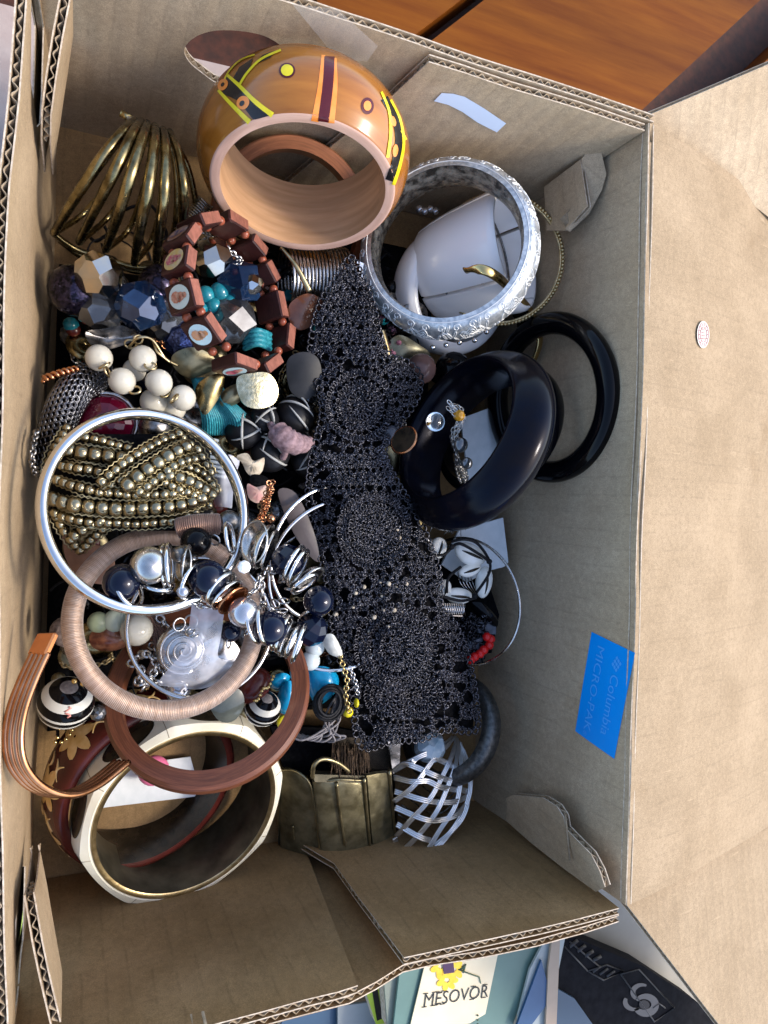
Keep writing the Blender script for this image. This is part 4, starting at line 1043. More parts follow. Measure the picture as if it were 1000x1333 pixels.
# ---- 15 hinged brass cuff
c15, n15 = P(440, 1035, -6.6), Vector((.02, .96, .28)).normalized()
M_brassplate = mat('speckled_dull_brass', (.14, .12, .065), (.29, .255, .155), scale=1.6, rough=.42, metal=.75, bmp=.35, bscale=14, rvar=.12)
hb = thing('hinged_cuff', 'broad dull brass hinged cuff with raised ridges at the near end', 'cuff', P(437, 1060, -10.5))
def cz(x, y): return -6.9-.9*((x-455)/60)**2-.012*(y-1010)
def brass_plate(pts, lift=0, thick=.22):
    b = MB(); cx = sum(p[0] for p in pts)/len(pts); cy = sum(p[1] for p in pts)/len(pts)
    den = []
    for i in range(len(pts)):
        p, q = Vector((*pts[i], 0)), Vector((*pts[(i+1) % len(pts)], 0)); k_ = max(1, int((q-p).length/9)); den += [p.lerp(q, j/k_) for j in range(k_)]
    N_ = len(den); V_ = []
    for q_ in (1., .93, .6, .3): V_ += [P(cx+(p.x-cx)*q_, cy+(p.y-cy)*q_, cz(cx+(p.x-cx)*q_, cy+(p.y-cy)*q_)+lift+(-.05 if q_ == 1 else 0)) for p in den]
    V_.append(P(cx, cy, cz(cx, cy)+lift)); base_ = len(V_); V_ += [v-Vector((0, -.03, thick)) for v in V_[:N_]]
    fs = [(k_*N_+i, k_*N_+(i+1) % N_, (k_+1)*N_+(i+1) % N_, (k_+1)*N_+i) for k_ in range(3) for i in range(N_)]+[(3*N_+i, 3*N_+(i+1) % N_, 4*N_) for i in range(N_)]
    fs += [(i, base_+i, base_+(i+1) % N_, (i+1) % N_) for i in range(N_)]+[tuple(base_+i for i in range(N_))[::-1]]
    b.add(V_, fs); part('plate', b, M_brassplate, hb, auto=45)
def ridge(pts, r0=.075, lift=0):
    pts = smooth([P(x, y, cz(x, y)+lift+.06) for x, y in pts], 6); n_ = len(pts); b = MB(); b.tube(pts, [r0*(1-.45*i/n_) for i in range(n_)], 8); part('ridge', b, M_brass, hb)
brass_plate([(356, 1018), (360, 1004), (372, 1000), (390, 1006), (404, 1018), (411, 1040), (416, 1085), (419, 1120), (395, 1112), (366, 1104)], -.25)
brass_plate([(408, 1018), (440, 1018), (474, 1020), (480, 1070), (484, 1123), (450, 1122), (420, 1119), (413, 1070)], 0)
brass_plate([(477, 1010), (492, 1007), (506, 1006), (512, 1060), (518, 1124), (500, 1125), (487, 1124), (482, 1070)], .08)
ridge([(364, 1003), (385, 1004), (402, 1018), (409, 1045), (414, 1085), (418, 1118)], .08, -.2); ridge([(438, 1019), (443, 1060), (449, 1100)], .085); ridge([(474, 1013), (478, 1060), (484, 1121)], .09)
ridge([(507, 1003), (512, 1060), (518, 1125)], .10, .1); ridge([(381, 1075), (382, 1084), (383, 1093)], .06, -.22); ridge([(410, 1018), (440, 1015), (472, 1016)], .07, .0)
b = MB(); b.tube(smooth([P(x, y, z) for x, y, z in [(407, 1012, -7), (409, 996, -6.7), (420, 988, -6.7), (438, 992, -6.8), (455, 1004, -7)]], 6), .10, 8); part('hinge_loop', b, M_brass, hb)
b = MB(); slab(b, [(410, 1018), (408, 1008), (476, 1010), (474, 1020)], -7.1, .5); part('top_lip', b, M_brassd, hb, smooth_=False)
for q_ in ([(366, 1006), (362, 1100)], [(514, 1010), (520, 1120)]):
    b = MB(); b.grid([[P(x, y, cz(x, y)-.2) for x, y in q_], [P(x+(12 if q_[0][0] < 400 else -12), y, cz(x, y)-2.6) for x, y in q_]]); part('side_band', b, M_brassd, hb)
b = MB(); slab(b, [(352, 945), (440, 948), (520, 962), (515, 1012), (372, 1008)], -8.9, .3); single('black_cloth', b, M_blackmat, 'black cloth scrap between the cords and the brass cuff', 'cloth', smooth_=False)
# ---- 16 woven silver cuff
M_whitesil = mat('bright_silver_wire', (.74, .74, .74), rough=.28, metal=.9)
wv_ = thing('woven_cuff', 'silver basket-weave wire cuff beside the brass cuff', 'cuff', P(560, 1040, -10.5))
Z = lambda x, y: (340+x/2.778, 900+y/2.778)
Af = [[(690, 165), (630, 215), (560, 240), (480, 290)], [(700, 165), (640, 230), (560, 330), (482, 400)], [(705, 165), (680, 260), (620, 370), (540, 470), (488, 520)], [(710, 170), (700, 280), (650, 400), (590, 500), (520, 565)], [(712, 180), (725, 300), (705, 400), (650, 500), (600, 572)], [(714, 180), (745, 260), (755, 340), (735, 430), (680, 510), (630, 560)]]
Bf = [[(480, 290), (520, 262), (560, 275), (620, 300), (680, 322), (738, 318)], [(480, 312), (540, 325), (600, 325), (650, 345), (745, 362)], [(482, 362), (560, 385), (640, 402), (700, 398), (750, 380)], [(484, 420), (570, 455), (640, 468), (700, 448), (742, 412)], [(490, 480), (560, 520), (612, 540)], [(545, 258), (600, 225), (650, 250), (735, 290)], [(484, 530), (500, 566), (560, 582), (625, 566), (690, 508), (738, 430), (757, 345), (745, 260), (716, 185)]]
def zz(x, y): dx_, dy_ = (x-620)/150, (y-400)/230; return -8.3+1.5*math.sqrt(max(0, 1.2-dx_*dx_-dy_*dy_))
for fi, fam in enumerate((Af, Bf)):
    for ci, cu in enumerate(fam):
        pts = smooth([P(*Z(x, y), zz(x, y)) for x, y in cu], 8)
        for k in (-1, 0, 1):
            b = MB(); pp_ = []
            for i, p in enumerate(pts):
                tg = (pts[min(i+1, len(pts)-1)]-pts[max(i-1, 0)]).normalized(); sd_ = tg.cross(Vector((0, 0, 1))).normalized()
                pp_.append(p+sd_*k*.085*(1 if fi or i > 3 else .5)+Vector((0, 0, .05*math.sin(i*.45+fi*PI))))
            b.tube(pp_, .05, 6); part('wire', b, M_whitesil, wv_)
# lower layer of the cuff
b = MB()
for k in range(7):
    b.tube(smooth([P(518+k*5, 1060-k*12, -9.6), P(560+k*4, 1080-k*10, -10.0), P(600+k, 1050-k*8, -9.6)], 5), .045, 5)
part('back_wires', b, M_silverdark, wv_, kind='stuff')
# ---- 17 pewter bangle, wire hoop
ring_thing('pewter_bangle', 'dark hammered pewter bangle half under the lace at the right wall', 'bangle', P(578, 945, -8.4), Vector((-.80, .40, .35)), prof_round(2.1, 2.75, 1.0), M_pewter)
ring_thing('wire_hoop', 'thin silver wire hoop standing beside the shell bracelet', 'bangle', Vector((17.14, -4.46, -7.5)), Vector((-.89, -.07, .44)), torus(3.02, .065, 8), M_silverdull, 110, auto=80)
for (cx, cy, z, n, R, lab) in [(262, 815, -4.3, (-.1, .25, .95), 2.55, 'ridged thin silver bangle crossing under the thread bangle'), (432, 722, -5.4, (.25, -.1, .96), 2.75, 'thin silver hoop running under the lace, uppermost of three'), (440, 742, -5.7, (.1, -.25, .95), 2.95, 'ridged thin silver hoop under the lace, middle of three'), (432, 778, -5.9, (-.1, .3, .94), 2.95, 'thin silver hoop under the lace passing over the turquoise piece')]:
    ring_thing('thin_bangle', lab, 'bangle', P(cx, cy, z), Vector(n), torus(R, .085, 8), M_silver, 130, auto=80)

# ---- 18 charm bracelet of pearls and caps
cb_ = thing('charm_bracelet', 'loop bracelet of navy and silver pearls with silver caps and rings', 'bracelet', P(290, 770, -5))
def pearl(x, y, z, rp, m, nm='pearl', sq=1., seg=20): p, r = pxr(x, y, z, rp); b = MB(); b.ball(p, r, seg, 14, sq=sq); return part(nm, b, m, cb_)
for a_ in [(195, 736, -.9, 25, M_silverdull), (158, 758, -1.2, 24, M_navy), (270, 753, -1.0, 25, M_navy), (317, 797, -1.0, 20, M_spearl), (352, 818, -.9, 23, M_navy), (415, 782, -1.6, 20, M_navy), (238, 770, -.6, 8, M_spearl), (300, 822, -2.4, 14, M_navy), (255, 705, -2.2, 20, M_black), (235, 722, -1.4, 12, M_silverdark)]: pearl(*a_)
p, r = pxr(405, 820, -2.0, 22); b = MB(); b.ball(p, r, 8, 6, axis=(.3, .6, .5)); part('faceted_bead', b, M_navy, cb_, smooth_=False)
p, r = pxr(374, 730, -1.5, 22); b = MB(); b.ball(p, r, 9, 6, axis=(.6, -.5, .4)); part('faceted_bead', b, M_navy, cb_, smooth_=False)
def cap(x, y, z, rp, ax, m=M_silverdull, nm='cap', deep=.45):
    p, r = pxr(x, y, z, rp); b = MB()
    b.lathe([(r*.12, r*deep+.03), (r*.55, r*deep*.85), (r*.92, r*deep*.3), (r, 0), (r*.96, -.03), (r*.85, r*deep*.25), (r*.5, r*deep*.7), (r*.12, r*deep*.9)], p, Vector(ax), 36); part(nm, b, m, cb_)
def rng_(x, y, z, rp, ax, r=.07, m=M_silver, nm='ring'):
    p, R = pxr(x, y, z, rp); b = MB(); b.lathe(torus(R, r, 8), p, Vector(ax), 36); part(nm, b, m, cb_)
cap(330, 706, -1.0, 30, (-.9, .15, .35)); cap(345, 712, -1.0, 31, (.8, -.3, .45), M_silverdull, 'cap', .6); cap(352, 716, -1.3, 28, (.85, -.3, .4))
cap(243, 733, -1.0, 25, (.92, -.1, .3), M_silverdull, 'saucer', .25); cap(238, 733, -1.1, 24, (-.92, .1, .3), M_silverdull, 'saucer', .25)
cap(405, 752, -1.5, 22, (.4, -.7, .5), M_silverdull); cap(296, 775, -1.0, 26, (.55, -.6, .5), M_silver); cap(304, 782, -1.1, 24, (.5, -.6, .6), M_copper)
cap(382, 835, -1.3, 24, (.8, -.35, .45), M_silver); cap(375, 832, -1.4, 25, (.8, -.3, .5))
for a_ in [(224, 735, -1, 27, (.95, .1, .25)), (218, 735, -1.1, 26, (.93, .1, .3)), (170, 765, -1.2, 25, (.7, .5, .5)), (206, 757, -1.3, 20, (.1, .9, .3)), (290, 768, -.9, 24, (.6, -.5, .6)), (284, 764, -1.0, 24, (.6, -.5, .6)), (302, 700, -1.4, 20, (.9, .2, .4)), (385, 735, -1.4, 25, (.75, -.4, .5)), (391, 740, -1.4, 25, (.75, -.4, .5)), (334, 812, -1, 24, (.8, .3, .5)), (366, 824, -1, 24, (.8, -.3, .5)), (372, 826, -1, 24, (.8, -.3, .5)), (392, 838, -1.2, 25, (.85, -.3, .4)), (398, 762, -1.4, 19, (.4, -.7, .5)), (412, 800, -1.9, 20, (.2, -.8, .5)), (250, 758, -.9, 22, (.8, -.3, .5)), (347, 812, -.9, 25, (.85, .2, .5))]: rng_(*a_)
bl = MB(); chain(bl, smooth(path([(170, 795, -1.4), (215, 790, -1.6), (245, 785, -1.2), (280, 790, -1.6), (330, 770, -1.6), (340, 745, -1.8), (345, 790, -2), (375, 795, -2)]), 8), .34, .04); part('link_chain', bl, M_silverdull, cb_, kind='stuff')
bl = MB()
for i in range(26):
    t = rng.uniform(0, TAU); p = P(295+78*math.cos(t)*rng.uniform(.85, 1.1), 770+62*math.sin(t)*rng.uniform(.85, 1.1), -1.9-rng.uniform(0, .8)); r = rng.uniform(.14, .26)
    ax = Vector(rng.normal(size=3)).normalized(); bl.lathe(torus(r, .035, 6), p, ax, 16)
part('jump_rings', bl, M_silverdull, cb_, kind='stuff')
b = MB(); pts = [P(300, 660+i*8, -1.5) for i in range(3)]
for (x, y) in [(322, 735), (318, 745)]: pass
p, r = pxr(318, 738, -.4, 9); b.ball(p, r, 8, 6); part('white_chip', b, M_white, cb_, smooth_=False)

# ---- 19 braided bead bracelet
bb_ = thing('braided_bracelet', 'wide bracelet of braided strands of antique gold beads within the silver bangle', 'bracelet', P(170, 640, -7))
Q = lambda x, y, z: P(40+x/3.333, 520+y/3.333, z)
def cyl(x, y): d = ((y-400)/330); return -2.9-1.6*d*d-.8*max(0, (x-600)/200)**2-1.0*max(0, (180-x)/150)
strands = [  # (points, bead radius cm, lift)
 ([(100, 432), (180, 455), (280, 468), (390, 475), (510, 470), (620, 465), (720, 440), (760, 415)], .215, .25),
 ([(115, 350), (200, 380), (290, 400), (400, 410), (520, 412), (640, 405), (730, 400)], .15, .2), ([(105, 495), (200, 522), (300, 533), (400, 537), (500, 538), (640, 520), (740, 478)], .15, .2),
 ([(420, 372), (480, 322), (530, 290), (590, 250), (650, 215), (700, 190)], .215, .55), ([(310, 358), (370, 305), (430, 262), (500, 215), (580, 172), (655, 148)], .15, .5), ([(470, 402), (530, 360), (590, 312), (650, 272), (730, 250)], .15, .5),
 ([(165, 220), (240, 235), (320, 245), (400, 255)], .215, .1), ([(240, 165), (300, 180), (370, 200), (445, 218)], .14, .1), ([(140, 288), (200, 300), (260, 305), (330, 325)], .15, .1),
 ([(600, 330), (660, 345), (720, 370), (770, 400), (800, 430)], .185, .35), ([(660, 285), (720, 305), (775, 350), (803, 405)], .14, .3), ([(580, 362), (640, 388), (700, 410), (750, 440), (785, 470)], .14, .3),
 ([(660, 170), (720, 215), (755, 280), (790, 340)], .16, .05), ([(110, 505), (140, 560), (175, 610), (205, 650)], .15, 0), ([(190, 590), (260, 542), (325, 520)], .17, .15), ([(215, 655), (270, 600), (330, 545)], .15, .1),
 ([(160, 125), (125, 180), (90, 240), (75, 300), (70, 370)], .14, -.2), ([(420, 330), (350, 370), (300, 395)], .15, .1), ([(640, 500), (700, 480), (760, 455)], .13, .0)]
bm_ = {}
for R_b in (.215, .185, .17): pass
for si, (pp_, rb, lift) in enumerate(strands):
    pts = smooth([Q(x, y, cyl(x, y)+lift) for x, y in pp_], 10); rb *= 1.16; pos = resample(pts, rb*1.66)
    if rb > .19:
        for i in range(len(pos)):
            key = rb
            if key not in bm_:
                q_ = MB(); q_.lathe([(rb*a_, rb*h_) for a_, h_ in [(.3, -.80), (.78, -.74), (.96, -.4), (1.02, 0), (.96, .4), (.78, .74), (.3, .80)]], (0, 0, 0), (1, 0, 0), 12, closed_prof=False); bm_[key] = q_.mesh('bead', mats=[M_beadbr])
            t = (pos[min(i+1, len(pos)-1)]-pos[max(i-1, 0)]).normalized()
            inst('bead', bm_[key], pos[i], bb_, Rm=Matrix.Rotation(math.atan2(t.y, t.x), 3, 'Z'), k=random.uniform(.93, 1.05))
    else:
        b = MB()
        for i, p in enumerate(pos):
            t = (pos[min(i+1, len(pos)-1)]-pos[max(i-1, 0)]); q_r = rb*random.uniform(.9, 1.05); b.lathe([(q_r*a_, rb*h_) for a_, h_ in [(.3, -.80), (.82, -.72), (1.0, 0), (.82, .72), (.3, .80)]], p+Vector((random.uniform(-.02, .02), random.uniform(-.02, .02), 0)), t if t.length > 1e-6 else (1, 0, 0), 9, closed_prof=False)
        part('small_beads', b, M_beadbr, bb_, kind='stuff')
    b = MB()                                  # whipped thread beside every row
    th_ = resample(pts, .10); z_ = []
    for sgn in (1, -1):
        z_ = []
        for i, p in enumerate(th_):
            t = (th_[min(i+1, len(th_)-1)]-th_[max(i-1, 0)]).normalized(); sd_ = t.cross(Vector((0, 0, 1)))
            z_.append(p+sd_*sgn*(rb+.035+.03*(1 if i % 2 else -1))+Vector((0, 0, .02)))
        b.tube(z_, .026, 4)
    part('whipped_thread', b, M_brass, bb_, kind='stuff')
b = MB(); rows = []
for i in range(14):
    rows.append([Q(90+i*53, 150+j*60, cyl(90+i*53, 150+j*60)-.35) for j in range(8)])
b.grid(rows); part('backing', b, M_blackmat, bb_)

# ---- 20 black crocheted lace
outl = [(458, 336), (470, 360), (486, 400), (492, 430), (505, 462), (530, 472), (547, 490), (542, 520), (520, 552), (500, 585), (512, 620), (540, 665), (560, 710), (572, 750), (574, 790), (590, 810), (604, 840), (615, 880), (622, 930), (618, 952), (580, 950), (550, 962), (510, 965), (480, 974), (465, 960), (458, 900), (440, 850), (432, 800), (425, 750), (408, 690), (402, 640), (408, 590), (420, 540), (415, 500), (404, 460), (416, 400), (440, 360)]
def zl(x, y):
    v = -4.6-.6*((y-650)/320)**2+.45*noise.noise(Vector((x*.012, y*.012, 2)))+.25*noise.noise(Vector((x*.03, y*.03, 7)))
    cxl = np.interp(y, [336, 470, 600, 760, 970], [458, 470, 455, 495, 540]); v -= .9*((x-cxl)/85)**2
    return v
lace = thing('lace_collar', 'black crocheted lace piece with round medallions draped down the middle', 'lace', P(500, 700, -6))
ox = [p[0] for p in outl]; oy = [p[1] for p in outl]
meds = [(487, 690, 46), (515, 842, 52), (468, 528, 42), (548, 905, 26), (500, 905, 24)]
holes = [(random.uniform(404, 622), random.uniform(360, 970), random.uniform(3.5, 6.5)) for _ in range(110)]
holes += [(random.uniform(455, 615), random.uniform(865, 955), random.uniform(4.2, 6.8)) for _ in range(46)]+[(random.uniform(404, 440), random.uniform(480, 860), random.uniform(4, 5.5)) for _ in range(26)]
holes += [(x, y, r) for x, y, r in [(598, 868, 7), (560, 912, 7), (545, 925, 6), (590, 925, 7), (520, 920, 6), (500, 860, 6), (608, 905, 6), (470, 925, 6), (480, 950, 6), (420, 660, 6), (418, 620, 6), (560, 800, 6), (572, 845, 6), (600, 895, 5)]]
nodes_ = []
for (mx, my, mr) in meds:                     # round medallions: dense rings parted by open spoked rings
    r = 3.; ri = 0
    while r <= mr:
        open_ = ri % 4 == 3
        m_ = max(5, int(TAU*r/(8.5 if open_ else 4.6)))
        for k in range(m_):
            a_ = TAU*(k+(.5 if ri % 2 else 0))/m_; nodes_.append((mx+r*math.cos(a_), my+r*math.sin(a_)*1.05, 2 if open_ else 1))
        r += 5.6 if open_ else 3.9; ri += 1
    m_ = int(TAU*mr/11)
    for k in range(m_):                       # ring of round holes round each medallion
        a_ = TAU*k/m_; holes.append((mx+(mr+4.5)*math.cos(a_), my+(mr+4.5)*1.05*math.sin(a_), 3.6))
for yi, y in enumerate(np.arange(334, 976, 3.9)):
    for xi, x in enumerate(np.arange(400+(2.2 if yi % 2 else 0), 626, 4.4)):
        if yi % 6 == 5 and xi % 2: continue   # open row
        if any(math.hypot(x-mx, (y-my)/1.05) < mr+1.5 for mx, my, mr in meds): continue
        if any(math.hypot(x-hx, y-hy) < hr for hx, hy, hr in holes): continue
        nodes_.append((x+random.uniform(-.7, .7), y+random.uniform(-.6, .6), 0))
nodes_ = [n for n in nodes_ if inside(n, outl)]
NP = np.array([(a_, b_) for a_, b_, _ in nodes_])
NZ = [zl(x, y) for x, y in NP]
yarn = MB(); seen = set()
N3 = [P(x, y, z+.025*rng.normal()) for (x, y), z in zip(NP, NZ)]
def strand(a_, b_, r=.042, bow=.12):
    m_ = (a_+b_)/2+Vector((rng.normal()*.02, rng.normal()*.02, bow*rng.uniform(.2, .7)))
    yarn.tube([a_, a_.lerp(m_, .55)+Vector((0, 0, .03)), m_, b_.lerp(m_, .55), b_], r, 3, cap=False)
for i, (x, y) in enumerate(NP):
    d = np.hypot(NP[:, 0]-x, NP[:, 1]-y); idx = np.argsort(d)[1:6]
    for j in idx[:4]:
        if d[j] < 9.5 and (min(i, j), max(i, j)) not in seen:
            seen.add((min(i, j), max(i, j))); strand(N3[i], N3[int(j)])
part('yarn_net', yarn, M_yarn, lace, kind='stuff')
loops = MB()
for i, p in enumerate(N3):
    if rng.random() < .55 and nodes_[i][2] != 2:
        ax = Vector((rng.normal()*.35, rng.normal()*.35, 1)).normalized(); u, v, _ = basis(ax); R_l = rng.uniform(.05, .07)
        c = p+Vector((0, 0, .05)); loops.tube([c+(u*math.cos(t)*1.25+v*math.sin(t))*R_l for t in [TAU*k/6 for k in range(6)]], .036, 3, closed=True)
part('crochet_loops', loops, M_yarn, lace, kind='stuff')
edge = MB(); el = smooth([Vector((x, y, 0)) for x, y in outl], 8, closed=True); el = resample(el, 9)
for p in el:                                   # picot scallops round the rim
    c = P(p.x, p.y, zl(p.x, p.y)+.02); edge.tube([c+Vector((math.cos(t)*.15, math.sin(t)*.15, .03*math.sin(3*t))) for t in [TAU*k/8 for k in range(8)]], .045, 4, closed=True)
for (mx, my, mr) in meds:
    for rr in (mr*.35, mr*.68, mr):
        m_ = int(TAU*rr/5)
        for k in range(m_):
            t0 = TAU*k/m_+random.uniform(-.04, .04); ctr = (mx+rr*math.cos(t0), my+rr*1.05*math.sin(t0)); c = P(*ctr, zl(*ctr)+.10+random.uniform(0, .08))
            d_ = Vector((math.cos(t0), -math.sin(t0), .3)); e_ = Vector((math.sin(t0), math.cos(t0), 0))
            edge.tube([c+(d_*math.cos(t)*1.6+e_*math.sin(t))*.075 for t in [TAU*q/6 for q in range(6)]], .038, 3, closed=True)
part('scallop_edge', edge, M_yarn, lace, kind='stuff')
und = MB(); V2 = [Vector(p) for p in el]; ins = [Vector((x, y)) for x in np.arange(404, 622, 12) for y in np.arange(340, 972, 12) if inside((x, y), outl)]
ee = [v.to_2d() for v in V2]; r_ = delaunay_2d_cdt(ee+ins, [(i, (i+1) % len(ee)) for i in range(len(ee))], [], 0, 1e-4)
tr_ = [tuple(f) for f in r_[2] if inside(sum((r_[0][i] for i in f), Vector((0, 0)))/len(f), outl)]
und.add([P(514+(p[0]-514)*.97, 655+(p[1]-655)*.985, zl(p[0], p[1])-.28) for p in r_[0]], tr_); part('under_layer', und, M_blackmat, lace)  # black sheet added behind the net so the lace holes look dark
sp = MB()
for x, y in [(495, 758), (506, 760), (474, 764), (463, 772), (497, 776), (516, 765), (529, 760), (460, 790), (440, 785), (500, 794), (513, 794), (487, 803), (480, 822), (523, 796), (437, 800), (506, 815), (517, 690), (520, 700), (463, 483)]:
    sp.ball(P(x, y, zl(x, y)+.02), .085*random.uniform(.7, 1.5), 6, 4)
part('cream_fleck', sp, M_cream, lace, smooth_=False, kind='stuff')

# ================================================================== SMALLER PIECES OF THE HEAP
def ball_thing(name, label, cat, x, y, z, rp, m, group=None, seg=18, rings=12, sq=1., smooth_=True, axis=(0, 0, 1)):
    p, r = pxr(x, y, z, rp); b = MB(); b.ball(p, r, seg, rings, axis=axis, sq=sq)
    return single(name, b, m, label, cat, group, smooth_=smooth_)
def cut_gem(name, label, x, y, z, rp, m, seed, cuts_=26):
    """bead cut with flat polygonal facets: hull of a ball trimmed by planes"""
    p, r = pxr(x, y, z, rp); rs_ = np.random.default_rng(seed); bm = bmesh.new(); bmesh.ops.create_icosphere(bm, subdivisions=3, radius=r*1.3)
    ga = PI*(3-math.sqrt(5))
    for i in range(cuts_):
        zc = 1-2*(i+.5)/cuts_; rr = math.sqrt(1-zc*zc); nn = Vector((rr*math.cos(ga*i+seed), rr*math.sin(ga*i+seed), zc)).normalized()
        g_ = bmesh.ops.bisect_plane(bm, geom=bm.verts[:]+bm.edges[:]+bm.faces[:], plane_co=nn*r*.95, plane_no=nn, clear_outer=True)
        ed = [e_ for e_ in g_['geom_cut'] if isinstance(e_, bmesh.types.BMEdge)]
        if ed: bmesh.ops.contextual_create(bm, geom=ed)
    bm.verts.ensure_lookup_table(); bm.verts.index_update()
    b = MB(); b.add([p+v.co for v in bm.verts], [tuple(v.index for v in f.verts) for f in bm.faces]); bm.free()
    return single(name, b, m, label, 'bead', smooth_=False)
def leaf(name, label, pts_px, m, cat='charm', th=.06, dome=.15):
    pts = [P(*p) for p in pts_px]; c = sum(pts, Vector())/len(pts); rim = smooth(pts, 5, closed=True); b = MB()
    n = Vector((0, 0, 1)); A_ = rim; B_ = [c.lerp(p, .55)+Vector((0, 0, dome)) for p in rim]; N_ = len(rim)
    vs = A_+B_+[c+Vector((0, 0, dome*1.3))]+[p-Vector((0, 0, th)) for p in rim]
    fs = [(i, (i+1) % N_, N_+(i+1) % N_, N_+i) for i in range(N_)]+[(N_+i, N_+(i+1) % N_, 2*N_) for i in range(N_)]+[(i, 2*N_+1+i, 2*N_+1+(i+1) % N_, (i+1) % N_) for i in range(N_)]
    b.add(vs, fs); return single(name, b, m, label, cat, auto=50)

# glitter and cut beads, far left
ball_thing('glitter_bead', 'big purple-black glitter bead by the left wall under the bronze cuff', 'bead', 97, 378, -5.6, 33, M_glit)
ball_thing('glitter_bead', 'purple-black glitter bead half hidden by the tile bracelet', 'bead', 207, 372, -5.8, 27, M_glit)
cut_gem('faceted_bead', 'mirrored gold faceted bead below the bronze cuff', 128, 358, -4.6, 29, M_goldfac, 1)
cut_gem('faceted_bead', 'smoky faceted bead below the mirrored gold one', 132, 402, -5.6, 30, M_smoke, 2)
cut_gem('faceted_bead', 'dark blue faceted bead between the two glitter beads', 183, 398, -4.8, 31, M_bluegl, 3)
cut_gem('faceted_bead', 'mirrored silver faceted bead inside the tile bracelet', 276, 336, -5.6, 26, M_goldfac, 4)
cut_gem('faceted_bead', 'blue glitter faceted bead left of the picture tiles', 238, 442, -5.9, 24, M_glitb, 5)
cut_gem('faceted_bead', 'smoky clear faceted bead lowest inside the tile bracelet', 302, 418, -5.9, 30, M_smoke, 6, 18)
cut_gem('faceted_bead', 'long clear blue faceted bead in the middle of the tile bracelet', 312, 368, -5.6, 26, M_bluegl, 7, 14)
cut_gem('faceted_bead', 'small silver faceted bead beside the long clear blue bead', 330, 370, -5.1, 13, M_silver, 8)
cut_gem('faceted_bead', 'dark smoky faceted bead above the pearls', 215, 418, -6.0, 26, M_smoke, 9)
for i, (x, y, r_) in enumerate([(268, 384, 12), (286, 380, 13), (278, 398, 11), (300, 392, 10), (262, 402, 9)]):
    ball_thing('teal_bead', 'shiny teal bead inside the tile bracelet, '+['second from the left', 'topmost and largest', 'lowest', 'rightmost', 'leftmost and smallest'][i], 'bead', x, y, -5.6, r_, M_teal, 'teal beads inside the tile bracelet')
# twisted teal cord
b = MB()
for k in range(4):
    b.tube(smooth(path([(318, 436+k*6, -5.8), (335, 430+k*6, -5.3), (352, 436+k*6, -5.7)]), 6), .11, 7)
single('teal_cord', b, M_tealth, 'short length of teal cord under the last tiles of the tile bracelet', 'cord', kind='stuff')
# coils
def helix_thing(label, c, n, R, r, turns, pitch, m, a0=0):
    c = Vector(c); u, v, n = basis(n); b = MB()
    b.tube([c+(u*math.cos(a0+t)+v*math.sin(a0+t))*R-n*(pitch*t/TAU) for t in np.linspace(0, TAU*turns, int(40*turns))], r, 6)
    return single('coil_bracelet', b, m, label, 'bracelet')
helix_thing('silver coiled wire bracelet under the painted bangle', P(448, 366, -7.2), (1, .12, .05), 1.30, .07, 17, .155, M_silverdull)
helix_thing('tight bright spring coil under the left of the painted bangle', P(268, 262, -6.6), (.5, .8, .3), .32, .04, 16, .10, M_silverdull)
b = MB(); chain(b, smooth(path([(262, 300, -6), (285, 315, -5.6), (310, 335, -5.6), (318, 345, -5.9)]), 8), .2, .05, .9); single('rope_chain', b, M_silverdull, 'silver rope chain crossing inside the top of the tile bracelet', 'chain')
b = MB(); b.tube(smooth(path([(366, 322, -4.9), (385, 345, -4.8), (403, 379, -5.0)]), 6), [.04+.008*i for i in range(13)], 8); single('gold_spike', b, M_brassrim, 'slim gold spike lying over the silver coils', 'pendant')
leaf('brown_disc', 'translucent brown shell disc left of the lace', [(378, 395, -5.9), (400, 382, -5.8), (420, 392, -5.9), (416, 415, -6), (392, 430, -6.1), (376, 416, -6)], mat('brown_shell', (.12, .04, .02), (.22, .09, .05), scale=1, rough=.12, coat=.8), 'disc')
# ribbed band
wbn = thing('watch_band', 'ribbed pale metal strip between the lace and the engraved bangle', 'band', P(482, 375, -6.5))
for i in range(15):
    p = P(473+i*1.3, 345+i*4.4, -5.6-.03*i); b = MB(); b.box(p, (.30-.004*i, .052, .06), Matrix.Rotation(-.2, 3, 'Z')); part('link', b, M_silver, wbn, smooth_=False)
# dark bits under the engraved bangle
ball_thing('wooden_bead', 'brown round bead between the lace and the wide black bangle', 'bead', 548, 480, -6.4, 20, mat('dark_brown_bead', (.13, .07, .06), (.20, .11, .09), scale=1, rough=.25, coat=.3))
ball_thing('black_bead', 'black round bead right of the brown bead', 'bead', 590, 482, -6.8, 24, M_black)
leaf('olive_disc', 'olive grey disc under the lower edge of the engraved bangle', [(505, 450, -7), (520, 436, -6.8), (545, 448, -6.8), (560, 462, -7), (540, 478, -7.2), (512, 478, -7.2)], mat('olive_metal', (.16, .15, .10), (.24, .23, .16), rough=.3, metal=.7), 'disc')
ring_thing('black_bangle', 'black bangle lying low beneath the engraved silver bangle', 'bangle', P(615, 430, -8.4), Vector((-.2, -.3, .93)), prof_round(2.5, 3.1, 1.2), M_black)
b = MB(); b.tube([P(497, 430, -5.9), P(505, 462, -6.0)], .16, 12); single('metal_barrel', b, M_brassrim, 'small brass barrel bead beside the right edge of the lace', 'bead', auto=40)
b = MB()
for i in range(46):
    x, y = random.uniform(484, 520), random.uniform(402, 465)
    p = P(x, y, -6.6+random.uniform(0, .8)); ax = Vector(rng.normal(size=3)); b.ball(p, random.uniform(.07, .17), 7, 5, axis=ax, sq=.4)
